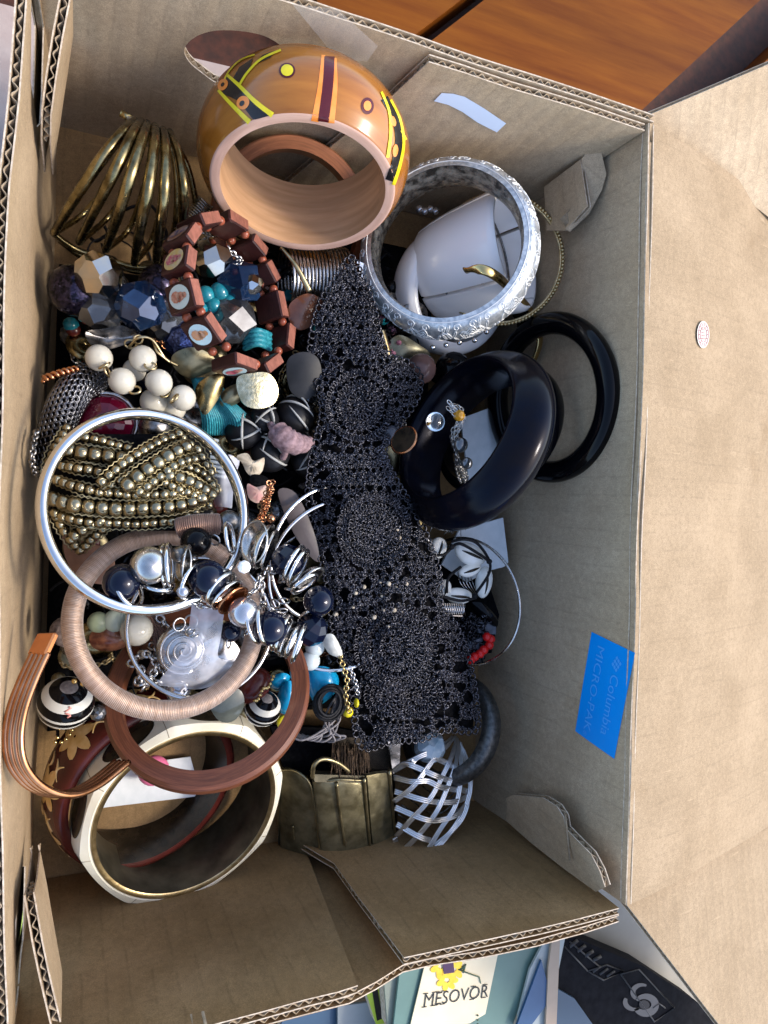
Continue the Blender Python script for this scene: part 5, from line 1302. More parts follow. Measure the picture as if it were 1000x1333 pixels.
single('seed_beads', b, mat('black_pink_bead', (.012, .010, .014), (.35, .14, .20), scale=1.5, rough=.3, lo=.52, hi=.56), 'black and pink speckled seed beads beside the lace', 'beads', kind='stuff', smooth_=False)
for i in range(5): ball_thing('silver_stud', 'tiny silver stud below the engraved bangle', 'stud', 566+i*17+random.uniform(-3, 3), 452-i*3-(i == 4)*8, -5.2, 3.4, M_silver, 'silver studs below the engraved bangle')
for i in range(4): ball_thing('grey_pearl', 'tiny grey pearl seen through the top of the engraved bangle', 'bead', 546+i*7, 272+(i % 2)*3, -7.5, 5, M_spearl, 'grey pearls inside the engraved bangle')
# pearls with wire links
pc = thing('pearl_chain', 'cream pearls joined by brass wire loops above the silver bangle', 'chain', P(185, 495, -7))
for x, y, z, r_ in [(129, 466, -4.4, 17.5), (159, 496, -4.2, 17.5), (186, 467, -4.2, 17.5), (175, 482, -5.2, 15), (207, 498, -4.0, 17.5), (200, 523, -5.0, 17.5), (238, 518, -4.3, 17), (226, 532, -5.3, 16)]:
    p, r = pxr(x, y, z, r_); b = MB(); b.ball(p, r, 22, 14); part('pearl', b, M_pearl, pc)
b = MB()
for x, y, z in [(136, 476, -3.9), (140, 484, -4.0), (196, 476, -3.8), (176, 508, -4.0), (227, 519, -3.8), (170, 448, -4.6), (180, 442, -4.5), (215, 512, -4.0)]:
    p = P(x, y, z); ax = Vector(rng.normal(size=3)).normalized(); u, v, _ = basis(ax+Vector((0, 0, 1)))
    b.tube([p+(u*math.cos(t)*1.3+v*math.sin(t))*.15 for t in [TAU*k/12 for k in range(12)]], .04, 6, closed=True)
b.tube(smooth(path([(168, 452, -4.6), (180, 440, -4.2), (198, 442, -4.2), (215, 466, -4.4), (232, 476, -4.7)]), 6), .05, 6)
b.tube(smooth(path([(200, 445, -4.4), (205, 458, -4.2), (222, 472, -4.4)]), 6), .045, 6)
part('wire_loops', b, M_brassrim, pc, kind='stuff')
leaf('metal_leaf', 'curled grey metal leaf above the pearls', [(112, 432, -4.8), (135, 428, -4.4), (160, 424, -4.6), (180, 438, -4.9), (158, 450, -4.6), (135, 455, -4.5), (118, 448, -4.6)], M_silverdark, dome=-.25)
leaf('metal_leaf', 'dark brass disc right of the pearls under the tiles', [(225, 462, -5.2), (250, 452, -5), (275, 462, -5.1), (282, 478, -5.3), (250, 492, -5.4), (228, 480, -5.3)], M_brass)
leaf('metal_leaf', 'pointed brown-gold leaf over the teal thread', [(256, 502, -4.8), (275, 488, -4.6), (292, 488, -4.6), (288, 512, -4.7), (268, 540, -4.8), (257, 522, -4.8)], M_bronze)
leaf('metal_leaf', 'dull gold leaf between the pointed leaf and the hammered tile', [(290, 510, -5), (308, 500, -4.9), (318, 512, -5), (308, 526, -5.1), (288, 528, -5.1)], M_brass)
leaf('hammered_tile', 'rounded square hammered gold tile below the tile bracelet', [(309, 492, -4.1), (325, 486, -4.0), (350, 486, -4.0), (362, 505, -4.1), (358, 524, -4.2), (340, 532, -4.2), (320, 528, -4.2), (310, 512, -4.2)], mat('hammered_gold', (.40, .34, .19), (.62, .55, .36), scale=5, rough=.26, metal=1, bmp=.9, bscale=9), dome=.08)
leaf('black_disc', 'large matt black disc left of the lace', [(374, 470, -5.2), (395, 458, -5), (415, 468, -5), (418, 500, -5.2), (400, 520, -5.4), (378, 508, -5.4)], mat('grey_black_disc', (.008, .008, .009), (.018, .018, .02), scale=1, rough=.5), 'disc', dome=.1)
b = MB()
for k in range(22):
    x = 250+k*1.5; z = -5.4+.25*math.sin(k*.5)
    b.tube(smooth(path([(x, 492, z-.4), (x+8+k*.5, 520, z+.1), (x+14+k*1.4, 545, z), (x+14+k*1.6, 566, z-.5)]), 5), .05, 5)
single('teal_skein', b, M_tealth, 'skein of teal thread between the pearls and the silver bangle', 'thread', kind='stuff')
# ruby brooch, silver ball, mesh chain, copper rope
br = thing('brooch', 'oval dark red glass brooch in a silver frame under the silver bangle', 'brooch', P(138, 548, -6))
b = MB(); p, r = pxr(138, 550, -5.4, 36); b.ball(p, r, 14, 8, axis=(-.2, -.1, 1), sq=.45); part('stone', b, M_ruby, br, smooth_=False)
b = MB(); b.lathe(torus(r*1.06, .08, 8), p, Vector((-.2, -.1, 1)), 50); part('frame', b, M_silverdull, br)
ball_thing('silver_ball', 'tarnished silver ball right of the red brooch', 'bead', 202, 556, -5.2, 22, M_silverdark)
b = MB()
arc = smooth(path([(120, 492, -5.5), (100, 505, -5.0), (84, 530, -4.9), (74, 560, -5.2), (66, 600, -6.0)]), 10)
for i, p in enumerate(arc):
    t = (arc[min(i+1, len(arc)-1)]-arc[max(i-1, 0)]).normalized(); u, v, _ = basis(t)
    for k in range(11):
        a_ = TAU*(k+.5*(i % 2))/11; d = u*math.cos(a_)+v*math.sin(a_); c = p+d*.55; e1 = t; e2 = t.cross(d)
        b.tube([c+(e1*math.cos(q)*.15+e2*math.sin(q)*.13)+d*.02 for q in [TAU*j/7 for j in range(7)]], .035, 4, closed=True)
mch = thing('mesh_chain', 'thick black mesh chain curving beside the left wall', 'chain', arc[8]-Vector((0, 0, .6)))
part('mesh', b, mat('gunmetal', (.10, .10, .11), (.22, .22, .23), rough=.25, metal=1), mch)
b = MB(); b.tube(arc, .48, 10); part('core', b, M_blackmat, mch)
b = MB(); rp_ = resample(smooth(path([(56, 494, -4.6), (75, 487, -4.4), (102, 480, -4.8)]), 8), .05)
for ph in (0, PI): b.tube([p+Vector((.03*math.sin(i*.8+ph), .09*math.cos(i*.8+ph), .09*math.sin(i*.8+ph))) for i, p in enumerate(rp_)], .075, 6)
single('rope_chain', b, M_copper, 'short twisted copper rope chain touching the left wall', 'chain')
b = MB(); chain(b, smooth(path([(48, 560, -4), (44, 580, -3.4), (42, 600, -3.4), (46, 618, -4)]), 6), .22, .05, .8); single('black_chain', b, M_silverdark, 'bit of blackened chain hanging by the left wall', 'chain')
# black puffs with white stitching
for i, (x, y, r_, z, lab) in enumerate([(318, 560, 26, -5.8, 'left of the mauve bead'), (352, 590, 26, -5.6, 'just below the mauve bead'), (385, 540, 26, -5.9, 'beside the lace edge'), (345, 545, 20, -5.5, 'under the hammered tile'), (398, 600, 22, -6.0, 'touching the lace below the others')]):
    pf = thing('fabric_puff', 'black fabric puff with white stitched lines, '+lab, 'puff', P(x, y, z-.8)); p, r = pxr(x, y, z, r_)
    b = MB(); b.ball(p, r, 20, 14, axis=(.3*i-.5, .4, 1), sq=.75); part('puff', b, mat('black_satin', (.003, .003, .004), (.007, .007, .009), scale=2, rough=.45, bmp=.3, bscale=5), pf)
    for k in range(3):
        ax = Vector((math.cos(i+k*2.1), math.sin(i*2+k*2.1), .35)).normalized(); u, v, _ = basis(ax); v = v if v.z > 0 else -v
        u2 = ax.cross(v); b = MB(); b.tube([p+(u2*math.cos(t)+v*math.sin(t))*r*.98 for t in np.linspace(.2, PI*.8, 14)], [.02+.035*math.sin(PI*q/13) for q in range(14)], 5); part('white_stitch', b, M_whitel, pf)
b = MB(); sp_ = smooth(path([(360, 560, -4.9), (372, 572, -4.6), (388, 578, -4.7), (404, 576, -5.1)]), 8); n_ = len(sp_)
b.tube(sp_, [.18+.30*math.sin(PI*min(1, .25+i/n_*.75)) +.03*math.sin(i*1.4) for i in range(n_)], 14); b.tube(smooth(path([(352, 552, -4.9), (360, 568, -4.5), (372, 584, -4.6), (368, 596, -5)]), 6), .14, 8)
single('fabric_bead', b, M_pinkf, 'mauve fabric cone bead between the black puffs and the lace', 'bead')
dl = thing('cloth_charm', 'small cream cloth charm with a black band above the charm bracelet', 'charm', P(335, 620, -6))
def rag(pts, z, seed, dome=.18):
    rim = smooth([P(x, y, z) for x, y in pts], 4, closed=True); c = sum(rim, Vector())/len(rim); N_ = len(rim); vs = []
    for k_, q_ in enumerate((1., .66, .33)):
        vs += [c.lerp(p, q_)+Vector((0, 0, dome*(1-q_*q_)+.10*noise.noise(Vector((i*.7, k_, seed))))) for i, p in enumerate(rim)]
    vs.append(c+Vector((0, 0, dome))); b = MB()
    fs = [(k_*N_+i, k_*N_+(i+1) % N_, (k_+1)*N_+(i+1) % N_, (k_+1)*N_+i) for k_ in (0, 1) for i in range(N_)]+[(2*N_+i, 2*N_+(i+1) % N_, 3*N_) for i in range(N_)]
    b.add(vs, fs); return b
part('collar', rag([(308, 594), (322, 590), (330, 600), (344, 596), (342, 612), (332, 622), (322, 616), (316, 604)], -5, 1), M_cream, dl)
part('band', rag([(328, 618), (346, 620), (350, 630), (338, 634), (326, 630)], -4.9, 2), M_blackmat, dl)
part('skirt', rag([(322, 630), (334, 634), (346, 632), (345, 646), (336, 655), (324, 648)], -4.8, 3), mat('cream_pink_cloth', (.40, .34, .26), (.42, .22, .20), scale=1.5, rough=.8), dl)
b = MB()
for k in range(9):
    p = P(268+k*1.5, 572+k*6, -5.3); b.tube([p+Vector((-.45, .05, 0)), p+Vector((0, .02, .22)), p+Vector((.45, -.02, 0))], .07, 6)
single('ribbed_clip', b, mat('grey_plastic', (.30, .34, .36), rough=.3, coat=.4), 'ribbed grey plastic clip at the right edge of the silver bangle', 'clip')
def sheet(name, label, rows_px, m, cat='ribbon'):
    b = MB(); R_s = [smooth(path(r), 4) for r in rows_px]; nR_ = len(R_s[0]); cols = [smooth([R_s[i][j] for i in range(len(R_s))], 5) for j in range(nR_)]
    rows = [[cols[j][i]+Vector((0, 0, .08*noise.noise(Vector((i*.5, j*.5, len(label)))))) for j in range(nR_)] for i in range(len(cols[0]))]
    b.grid(rows); return single(name, b, m, label, cat)
sheet('organza_ribbon', 'sheer white organza ribbon standing up beside the silver bangle', [[(286, 592, -4.6), (300, 592, -4.2), (312, 600, -4.6)], [(276, 625, -4.6), (290, 622, -4.1), (305, 632, -4.6)], [(280, 660, -4.8), (292, 660, -4.4), (302, 662, -4.8)]], M_org)
sheet('organza_ribbon', 'sheer white organza ribbon across the thread bangle below the pearls', [[(250, 785, -2.0), (270, 788, -1.7), (292, 795, -2.0)], [(246, 815, -2.2), (268, 820, -1.9), (288, 828, -2.2)], [(240, 845, -2.4), (262, 846, -2.1), (285, 856, -2.5)], [(206, 888, -3.0), (255, 888, -2.4), (312, 862, -3.0)], [(218, 892, -3.4), (262, 897, -3.0), (312, 878, -3.4)]], M_org)
# inside the thread bangle
ball_thing('cream_pearl', 'large yellowish cream pearl inside the thread bangle', 'bead', 178, 820, -5.2, 21, M_pearl)
ball_thing('green_bead', 'pale green oval bead left of the cream pearl', 'bead', 150, 808, -5.6, 15, mat('pale_green_glass', (.40, .46, .34), (.50, .54, .42), scale=1, rough=.2, coat=.5), sq=.6)
ball_thing('green_bead', 'mossy green bead touching the thread bangle on its inside', 'bead', 128, 810, -5.7, 14, mat('moss_glass', (.22, .26, .16), (.30, .34, .22), scale=1, rough=.2, coat=.5), sq=.7)
leaf('brown_leaf', 'striped dark brown shell leaf inside the thread bangle', [(118, 825, -6), (140, 812, -5.9), (162, 818, -5.9), (166, 840, -6), (140, 848, -6.1), (120, 842, -6.1)], mat('brown_stripe', (.07, .015, .01), (.30, .12, .06), scale=2, rough=.2, coat=.6), 'charm')
b = MB()
for k in range(5): b.tube(smooth(path([(186+k*4, 800, -5.6), (200+k*4, 825, -5.3), (202+k*4, 850, -5.4), (192+k*4, 875, -5.8)]), 6), .07, 6)
single('wire_bundle', b, M_bthread, 'bundle of brown wires curving right of the cream pearl', 'wire', kind='stuff')
for k, (pts, lab) in enumerate([([(168, 862, -5.2), (185, 872, -4.9), (178, 890, -4.9), (200, 885, -4.9), (215, 898, -5.1), (232, 905, -5.4)], 'heavy grey curb chain inside the thread bangle, lower strand'), ([(175, 858, -5.4), (190, 850, -5.1), (205, 866, -5.0), (196, 880, -5.0), (182, 902, -5.3)], 'heavy grey curb chain inside the thread bangle, upper strand'), ([(196, 838, -5.5), (206, 852, -5.2), (214, 876, -5.2), (226, 892, -5.4)], 'heavy grey curb chain beside the spiral disc'), ([(205, 803, -5.4), (216, 812, -5.3), (212, 826, -5.4)], 'short grey chain right of the cream pearl')]):
    b = MB(); chain(b, smooth(path(pts), 8), .32, .06, .8); single('curb_chain', b, M_silverdull, lab, 'chain')
sd_ = thing('spiral_disc', 'domed silver disc with a wound spiral under the organza', 'disc', P(240, 845, -6))
b = MB(); p, r = pxr(238, 845, -4.8, 34); b.ball(p, r, 36, 14, sq=.35); part('dome', b, M_silverdull, sd_)
b = MB(); b.tube([p+Vector((math.cos(t)*r*t/26, math.sin(t)*r*t/26, r*.35*math.sqrt(max(0, 1-(t/26)**2))+.02)) for t in np.linspace(1, 24, 120)], .045, 6); part('spiral', b, M_silver, sd_)
ball_thing('grey_pearl', 'grey green pearl at the lower inside of the thread bangle', 'bead', 232, 897, -5.0, 17, M_spearl)
leaf('metal_spoon', 'rounded silver plate under the organza at the right', [(262, 840, -4.6), (290, 828, -4.4), (312, 845, -4.5), (308, 870, -4.6), (280, 882, -4.8), (258, 868, -4.8)], M_silverdull, 'plate', dome=.2)
leaf('glass_disc', 'grey-green glass disc between the wooden ring and the bone bangle', [(272, 915, -3.4), (285, 900, -3.2), (312, 898, -3.2), (318, 918, -3.3), (305, 938, -3.5), (285, 938, -3.5)], mat('grey_green_glass', (.045, .052, .046), (.10, .11, .095), scale=1, rough=.15, coat=.8), 'disc', dome=.12)
ball_thing('textured_bead', 'rough dark brown wound bead by the left wall', 'bead', 86, 822, -4.8, 20, mat('brown_yarn', (.05, .035, .03), (.22, .17, .15), scale=6, rough=.7, bmp=1, bscale=9))
# striped beads
M_bonew = mat('off_white_glass', (.50, .49, .44), rough=.14, coat=.4)
def striped(label, x, y, z, rp, ax):
    t = thing('striped_bead', label, 'bead', P(x, y, z)-Vector((0, 0, .8))); p, r = pxr(x, y, z, rp); u, v, n = basis(ax)
    cuts2 = [(0, .32, M_greycord), (.32, .72, M_black), (.72, 1.08, M_bonew), (1.08, 1.46, M_black), (1.46, 1.58, M_bonew), (1.58, 1.8, M_black), (1.8, 1.95, M_bonew), (1.95, PI, M_black)]
    for a_, b_, m in cuts2:
        b = MB(); b.lathe([(math.sin(q)*r*(1.003 if m is M_bonew else 1), -math.cos(q)*r*.92) for q in np.linspace(a_, b_, 7)], p, n, 36, closed_prof=False); part('stripe', b, m, t)
    return t, p, r
t_, p, r = striped('black and white striped round bead inside the copper cuff', 86, 915, -4.2, 35, (.10, .80, .58))
b = MB(); q0 = p+Vector((.0, -.0, r)); b.tube([p+Vector((.05+.10*math.sin(k*1.3), -.25+.05*k, r*.96)) for k in range(8)], .035, 5); part('pink_motif', b, mat('pink_glaze', (.60, .25, .22), rough=.3), t_)
striped('smaller black and white striped bead inside the wooden ring', 342, 922, -5.0, 24, (.1, .75, .62))
b = MB()
for x, y in [(97, 887), (104, 880), (108, 890), (100, 872), (100, 862), (98, 852), (112, 884), (75, 960), (80, 966), (86, 962), (91, 956), (72, 966), (94, 950)]: b.ball(P(x, y, -3.4 if y < 900 else -5.5), .10 if y < 900 else .07, 10, 7)
single('gold_beads', b, M_gold, 'string of tiny gold beads on top of the striped bead', 'beads', kind='stuff')
ball_thing('crystal_bead', 'smoky crystal bead right of the big striped bead', 'bead', 128, 928, -4.8, 11, M_smoke, smooth_=False, seg=8, rings=6)
ball_thing('maroon_bead', 'glossy maroon bead inside the wooden ring', 'bead', 330, 893, -5.0, 20, M_maroon, axis=(1, 1, 0), sq=1.3)
b = MB()
for i in range(12): b.ball(P(332+i*2.2, 912-i*2.6+3*math.sin(i), -4.3), .075, 8, 6)
single('gold_beads', b, M_gold, 'tiny gold beads strung over the smaller striped bead', 'beads', kind='stuff')
# turquoise, cords
leaf('turquoise_piece', 'bright turquoise plastic piece right of the wooden ring', [(400, 872, -5.4), (425, 868, -5.2), (440, 880, -5.3), (438, 900, -5.4), (415, 918, -5.6), (402, 900, -5.6)], M_turq, 'charm', dome=.35)
leaf('turquoise_piece', 'bright turquoise plastic drop inside the wooden ring', [(362, 905, -5.4), (372, 888, -5.1), (382, 890, -5.1), (384, 920, -5.4), (372, 930, -5.6), (360, 922, -5.6)], M_turq, 'charm', dome=.35)
leaf('turquoise_piece', 'turquoise plastic sliver above the turquoise drop', [(350, 884, -5.6), (368, 876, -5.4), (378, 882, -5.5), (366, 898, -5.7), (354, 896, -5.7)], M_turq, 'charm', dome=.2)
b = MB()
for k in range(13):
    c = P(430+2*math.sin(k), 915, -5.6+.10*k); R0 = .55+.1*math.sin(k*2)
    b.tube([c+Vector((math.cos(t)*R0, math.sin(t)*R0*1.1, .05*math.sin(t*2+k))) for t in [TAU*j/18 for j in range(18)]], .06, 5, closed=True)
single('cord_coil', b, M_cord, 'coil of black cord beside the lower lace edge', 'cord')
for k in range(9):
    b = MB(); x0 = 372+k*7
    b.tube(smooth(path([(x0, 950+2*k, -5.6), (x0+22, 958+random.uniform(-8, 8), -5.0), (430+random.uniform(-8, 12), 950-random.uniform(0, 14), -5.2), (440, 920-k*3, -5.6)]), 8), .045, 5)
    single('string_loop', b, M_greycord, 'thin grey cord looping below the coil of black cord', 'cord', 'grey cords below the turquoise pieces')
b = MB(); chain(b, smooth(path([(442, 850, -4.4), (447, 868, -4.2), (452, 885, -4.2), (450, 905, -4.3), (456, 930, -4.5)]), 8), .24, .035, .75); single('gold_chain', b, M_gold, 'fine pale gold chain hanging over the left lace edge', 'chain')
b = MB(); chain(b, smooth(path([(455, 868, -4.2), (462, 885, -4.2), (466, 905, -4.4)]), 8), .2, .03, .75); single('gold_chain', b, M_silverdull, 'very fine silver chain end resting on the left lace edge', 'chain')
ball_thing('yellow_bead', 'small yellow bead beside the lower left lace edge', 'bead', 453, 927, -5.0, 7, M_yel)
ball_thing('yellow_bead', 'small yellow bead inside the wooden ring beside the striped bead', 'bead', 369, 940, -5.6, 9, M_yel, sq=.6)
ball_thing('yellow_bead', 'long thin yellow bead on the lace edge', 'bead', 464, 915, -4.6, 6, M_yel, sq=.5, axis=(1, 0, 0))
for x, y, lab in [(410, 842, 'upper'), (404, 860, 'lower')]: ball_thing('white_bead', lab+' of two cloudy white beads by the charm bracelet', 'bead', x, y, -5.0, 13, mat('cloudy_glass', (.50, .56, .56), rough=.2, coat=.6))
leaf('shell_fan', 'ridged pale shell fan left of the lace', [(420, 832, -4.4), (434, 826, -4.2), (446, 852, -4.3), (430, 852, -4.4)], mat('pale_shell', (.48, .48, .42), (.62, .62, .56), scale=3, rough=.4), 'shell')
b = MB()
for k in range(260):
    x = random.uniform(432, 478); y0 = random.uniform(965, 985); z0 = random.uniform(-8.4, -6.4)
    b.tube(path([(x, y0, z0), (x+random.uniform(-5, 5), y0+random.uniform(15, 36), z0-.5)]), .022, 3, cap=False)
single('brown_fringe', b, mat('brown_thread', (.03, .02, .015), (.10, .065, .04), scale=4, rough=.6), 'dark brown thread fringe under the lower end of the lace', 'fringe', kind='stuff')
b = MB(); slab(b, [(432, 960), (505, 960), (508, 1004), (440, 1006)], -8.9, .2); single('brown_card', b, mat('dark_brown_card', (.05, .038, .028), (.09, .07, .05), rough=.7), 'dark brown card behind the top edge of the brass cuff', 'card', smooth_=False)
b = MB(); slab(b, [(505, 964), (522, 962), (520, 1000), (512, 1008)], -8.4, .15); single('silver_strip', b, M_silverdull, 'silver strip between the brass cuff and the woven cuff', 'strip', smooth_=False)
cut_gem('faceted_bead', 'pale blue glass faceted bead under the bottom edge of the lace', 560, 972, -7.6, 20, mat('pale_blue_glass', (.20, .32, .42), (.50, .58, .64), scale=1.5, rough=.06, coat=1), 11)
# right side
b = MB(); slab(b, [(598, 690), (655, 674), (662, 732), (656, 738), (640, 742), (608, 758), (575, 735)], -7.8, .12); single('white_tag', b, M_card_w, 'pale blue-white plastic tag under the wide black bangle', 'tag', smooth_=False)
b = MB(); slab(b, [(600, 545), (640, 530), (652, 620), (612, 636)], -8.4, .1); single('white_tag', b, M_card_w, 'pale tag seen through the wide black bangle', 'tag', smooth_=False)
shb = thing('shell_bracelet', 'cowrie shell bracelet knotted on black cord', 'bracelet', P(600, 740, -8))
for x, y, a_, b_, ang in [(570, 714, 12, 15, .3), (612, 722, 24, 14, .35), (612, 742, 17, 9, -.3), (630, 758, 12, 21, .1), (597, 776, 20, 11, .1), (578, 766, 10, 12, .2)]:
    z = -6.6; p = P(x, y, z); k = cmpp(p); b = MB()
    R_ = Matrix.Rotation(-ang, 3, 'Z'); q_ = MB(); q_.ball((0, 0, 0), 1, 22, 12)
    b.add([p+R_@Vector((v.x*a_*k*(1+.12*v.y), v.y*b_*k, v.z*min(a_, b_)*k*.7)) for v in q_.v], [tuple(f) for f in q_.f]); sh = part('shell', b, M_shell, shb)
    b = MB(); L_x, L_y = (a_*k*.7, 0) if a_ > b_ else (0, b_*k*.7); zt = min(a_, b_)*k*.69
    b.tube([p+R_@Vector((L_x*t, L_y*t, zt*math.sqrt(1-.55*t*t)))+Vector((0, 0, .01)) for t in np.linspace(-1, 1, 10)], [.02+.05*math.sin(PI*i/9) for i in range(10)], 5); part('slit', b, M_horn, sh)
b = MB()
for pts in [[(588, 705, -6.2), (605, 702, -5.9), (622, 708, -5.9), (637, 730, -6.1), (636, 748, -6.0), (620, 772, -6.2)], [(588, 712, -6.2), (600, 708, -6), (625, 722, -5.8), (637, 731, -6)], [(560, 722, -6.2), (578, 722, -6), (588, 712, -6.1)], [(582, 772, -6.2), (584, 752, -6.2), (600, 738, -6.4)], [(575, 776, -6), (600, 782, -5.9), (620, 778, -6.1)]]: b.tube(smooth(path(pts), 6), .07, 6)
for x, y in [(588, 712), (637, 731), (618, 776)]: b.ball(P(x, y, -6.0), .14, 8, 6)
part('cord', b, M_cord, shb)
b = MB(); slab(b, [(572, 718), (630, 740), (650, 800), (640, 850), (560, 860), (555, 740)], -8.3, 1.2); single('black_pouch', b, M_blackmat, 'black velvet pouch under the shell bracelet', 'pouch', smooth_=False)
for k in range(5):
    b = MB(); b.tube(smooth(path([(596+k*4, 744+k, -7.4), (600+k*4, 760, -7.0), (614+k*2, 774, -7.2)]), 5), .025, 4); single('silver_wire', b, M_silver, 'fine silver wire arc under the shell bracelet', 'wire', 'fine silver wires under the shell bracelet')
dp = thing('mesh_strip', 'silver diamond-patterned strip beside the lace below the shells', 'strip', P(588, 792, -7)); b = MB(); slab(b, [(566, 784), (604, 787), (602, 803), (568, 800)], -6.3, .12); part('base', b, M_silverdark, dp, smooth_=False)
b = MB()
for i in range(13):
    for s_ in (1, -1): b.tube([P(567+i*2.9, 785 if s_ > 0 else 801, -6.26), P(567+i*2.9+4, 801 if s_ > 0 else 787, -6.26)], .022, 4)
part('lattice', b, M_silver, dp, kind='stuff')
leaf('black_cabochon', 'glossy black oval cabochon at the right end of the shells', [(612, 786, -7), (630, 786, -6.7), (648, 806, -6.8), (644, 818, -7), (625, 806, -7.1)], M_black, dome=.25)
for pts, lab in [([(620, 808), (646, 814), (646, 826), (624, 824)], 'upper grey leather tab above the red beads'), ([(608, 838), (628, 830), (632, 846), (612, 856)], 'lower grey leather tab beside the red beads')]:
    b = MB(); slab(b, pts, -6.9, .3); single('leather_tab', b, mat('grey_leather', (.07, .08, .10), (.12, .13, .16), scale=4, rough=.5, bmp=.3), lab, 'tab', smooth_=False)
rd = thing('red_bead_string', 'short curved string of coral red beads by the right wall', 'beads', P(630, 845, -7.4))
for x, y in [(639, 832), (637, 840), (630, 846), (625, 851), (618, 855), (613, 859), (634, 829)]:
    b = MB(); p, r = pxr(x, y, -6.6, 6.0); b.ball(p, r, 12, 8); part('bead', b, M_red, rd)
b = MB()
for i in range(420):
    x, y = random.uniform(568, 640), random.uniform(800, 862)
    if x-568 > 72-(y-800)*.2: continue
    p = P(x, y, -7.1+random.uniform(-.3, .4)); ax = Vector(rng.normal(size=3)); u, v, _ = basis(ax); b.tube([p+(u*math.cos(t)+v*math.sin(t))*.13 for t in [TAU*k/6 for k in range(6)]], .035, 3, closed=True)
single('black_lace_scrap', b, M_yarn, 'scrap of black looped yarn between the lace and the red beads', 'lace', kind='stuff')
b = MB()
for i in range(8): b.ball(P(536+i*3.4, 692+i*1.8, -6.1), .11, 8, 6, axis=(1, .4, 0), sq=.6)
single('silver_spacers', b, M_silverdull, 'little row of silver spacers at the lace edge near the shells', 'beads')
b = MB()
for i in range(70):
    x, y = random.uniform(540, 600), 655+random.uniform(0, 34); a_ = random.uniform(0, TAU)
    if y > 655+(x-540)*.7+14 or y < 640+(x-540)*.5: continue
    p = P(x, y, -6.8+random.uniform(-.2, .3)); b.tube([p-Vector((math.cos(a_), math.sin(a_), .1))*.4, p+Vector((0, 0, .08)), p+Vector((math.cos(a_), math.sin(a_), .1))*.4], .022, 4)
single('wire_net', b, M_silverdull, 'tangled silver wire net under the wide black bangle', 'wire', kind='stuff')
cdsk = thing('copper_disc', 'upright brown disc with a copper edge beside the lace', 'disc', P(525, 572, -6)); b = MB(); pd, rd_ = pxr(525, 572, -4.3, 20)
b.lathe([(rd_*.9, 0), (rd_*.9, .12), (0.01, .12), (0.01, 0)], pd, Vector((-.85, .35, .5)), 30); part('face', b, M_horn, cdsk, auto=30)
b = MB(); b.lathe(torus(rd_*.93, .06, 8), pd, Vector((-.85, .35, .5)), 36); part('rim', b, M_copper, cdsk)
ball_thing('grey_bead', 'dark grey bead tucked at the lace edge beside the copper-edged disc', 'bead', 508, 566, -5.2, 13, mat('grey_bead_mat', (.05, .05, .06), rough=.3, coat=.4))
# top of the thread bangle above charm bracelet, its shade put into browner thread
b = MB(); b.tube(smooth(path([(232, 688, -2.6), (255, 683, -2.4), (285, 682, -2.4)]), 6), .36, 12); single('shaded_thread_top', b, M_bthread, 'shade-browned top stretch of the thread bangle above the charm bracelet', 'tube')
b = MB(); b.ball(P(298, 680, -2.4), .42, 14, 10, sq=.8); single('wire_bead', b, M_silverdark, 'dark silver caged bead at the end of the shade-browned thread stretch', 'bead')
leaf('taupe_strap', 'smooth taupe strap curving from the silver hoops to the lace', [(362, 640, -5.2), (385, 642, -5.1), (408, 690, -5), (416, 730, -5.1), (400, 720, -5.2), (378, 685, -5.2)], mat('taupe_satin', (.07, .055, .052), (.11, .09, .085), scale=.6, rough=.4), 'strap', dome=.1)
b = MB()
for i in range(70):
    t = i/69; p = P(334+20*t+random.uniform(-4, 4), 690-62*t+random.uniform(-4, 4), -3.4+random.uniform(-.2, .2)); ax = Vector(rng.normal(size=3)); u, v, _ = basis(ax); b.tube([p+(u*math.cos(q)+v*math.sin(q))*.09 for q in [TAU*k/7 for k in range(7)]], .028, 4, closed=True)
single('copper_chain', b, M_copper, 'fine crumpled copper chain rising between the thin silver hoops', 'chain', kind='stuff')
ball_thing('copper_bead', 'small round copper bead beside the thin silver hoops', 'bead', 353, 675, -2.8, 6, M_copper)
sheet('brown_strap', 'brown ribbed strap inside the lower left of the silver bangle', [[(80, 690, -5.6), (110, 705, -5.4), (150, 715, -5.5)], [(85, 725, -5.6), (115, 735, -5.4), (150, 738, -5.5)], [(100, 755, -5.7), (125, 760, -5.5), (155, 760, -5.6)]], mat('brown_leather', (.13, .065, .04), (.20, .10, .06), scale=2, rough=.5), 'strap')
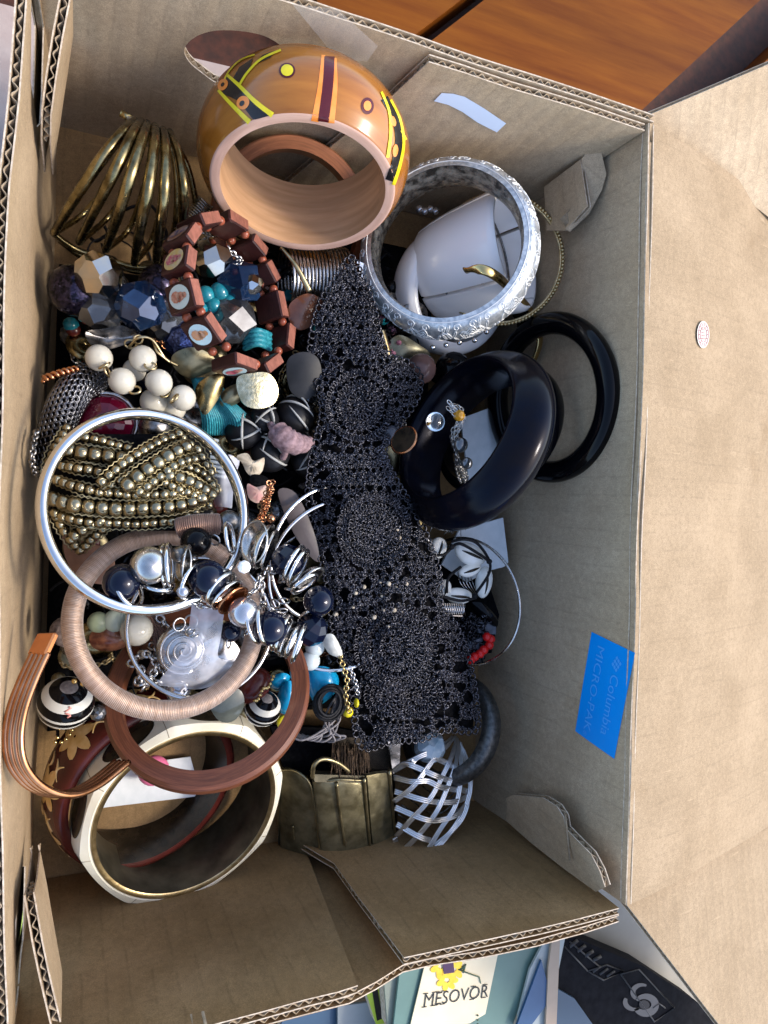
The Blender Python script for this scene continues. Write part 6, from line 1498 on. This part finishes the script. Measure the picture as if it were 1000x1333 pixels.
# ---- loose filler: small individuals deep in the heap
fill_m = [('black', M_black), ('dark brown', M_horn), ('navy', M_navy), ('smoky', M_smoke), ('maroon', M_maroon), ('teal', M_teal), ('dull brass', M_brass), ('grey metal', M_silverdark)]
bases = {}
for nm, m in fill_m:
    q_ = MB(); q_.ball((0, 0, 0), 1, 12, 8); bases[nm] = q_.mesh('loose_bead', mats=[m])
rr_ = random.Random(5)
for i in range(230):
    x, y = rr_.uniform(-.3, 14.2), rr_.uniform(-9.3, 10.8)
    if y > 9.2+.6*max(0, x-3.5): continue
    nm = rr_.choice(['black', 'black', 'black', 'dark brown', 'navy', 'smoky', 'maroon', 'grey metal', 'dull brass']+(['teal'] if y > 2 else []))
    k = rr_.uniform(.22, .5); z = zheap(x, y)+k*.6+rr_.uniform(0, .9)
    inst('loose_bead', bases[nm], (x, y, z), None, k=(k*S/S, k, k*rr_.uniform(.6, 1)), label='small %s bead loose deep in the heap' % nm, cat='bead', group='loose %s beads in the heap' % nm)
disc_m = [('blackened silver', M_silverdark), ('dull brass', M_brass), ('black', M_black), ('bronze', M_bronze)]
db = {}
for nm, m in disc_m:
    q_ = MB(); q_.lathe([(.02, .0), (.6, .02), (1, .1), (1, .18), (.6, .12), (.02, .1)], (0, 0, 0), (0, 0, 1), 26); db[nm] = q_.mesh('loose_disc', mats=[m])
for i in range(80):
    x, y = rr_.uniform(0, 14.2), rr_.uniform(-9, 9.6); nm = rr_.choice(['blackened silver', 'black', 'dull brass', 'bronze', 'black']); k = rr_.uniform(.45, .95)
    inst('loose_disc', db[nm], (x, y, zheap(x, y)+.5+rr_.uniform(0, .9)), None, Rm=frame((rr_.uniform(-.8, .8), rr_.uniform(-.8, .8), 1)), k=k, label='%s disc sequin loose in the heap' % nm, cat='disc', group='loose %s discs in the heap' % nm)
for i in range(26):
    x, y = rr_.uniform(.5, 13.5), rr_.uniform(-8.5, 9.5); a0 = rr_.uniform(0, TAU); z = zheap(x, y)+1.0
    pts = [Vector((x+.9*math.cos(a0)*t+.4*math.sin(3*t+i), y+.9*math.sin(a0)*t+.4*math.cos(2*t+i), z+.2*math.sin(2*t))) for t in np.linspace(-1.3, 1.3, 22)]
    b = MB(); nm, m = [('blackened', M_silverdark), ('silver', M_silverdull), ('brass', M_brassrim), ('copper', M_copper)][i % 4]; chain(b, pts, rr_.uniform(.2, .3), .035, .75)
    single('loose_chain', b, m, 'short %s chain strand loose deep in the heap' % nm, 'chain', 'loose %s chains in the heap' % nm)
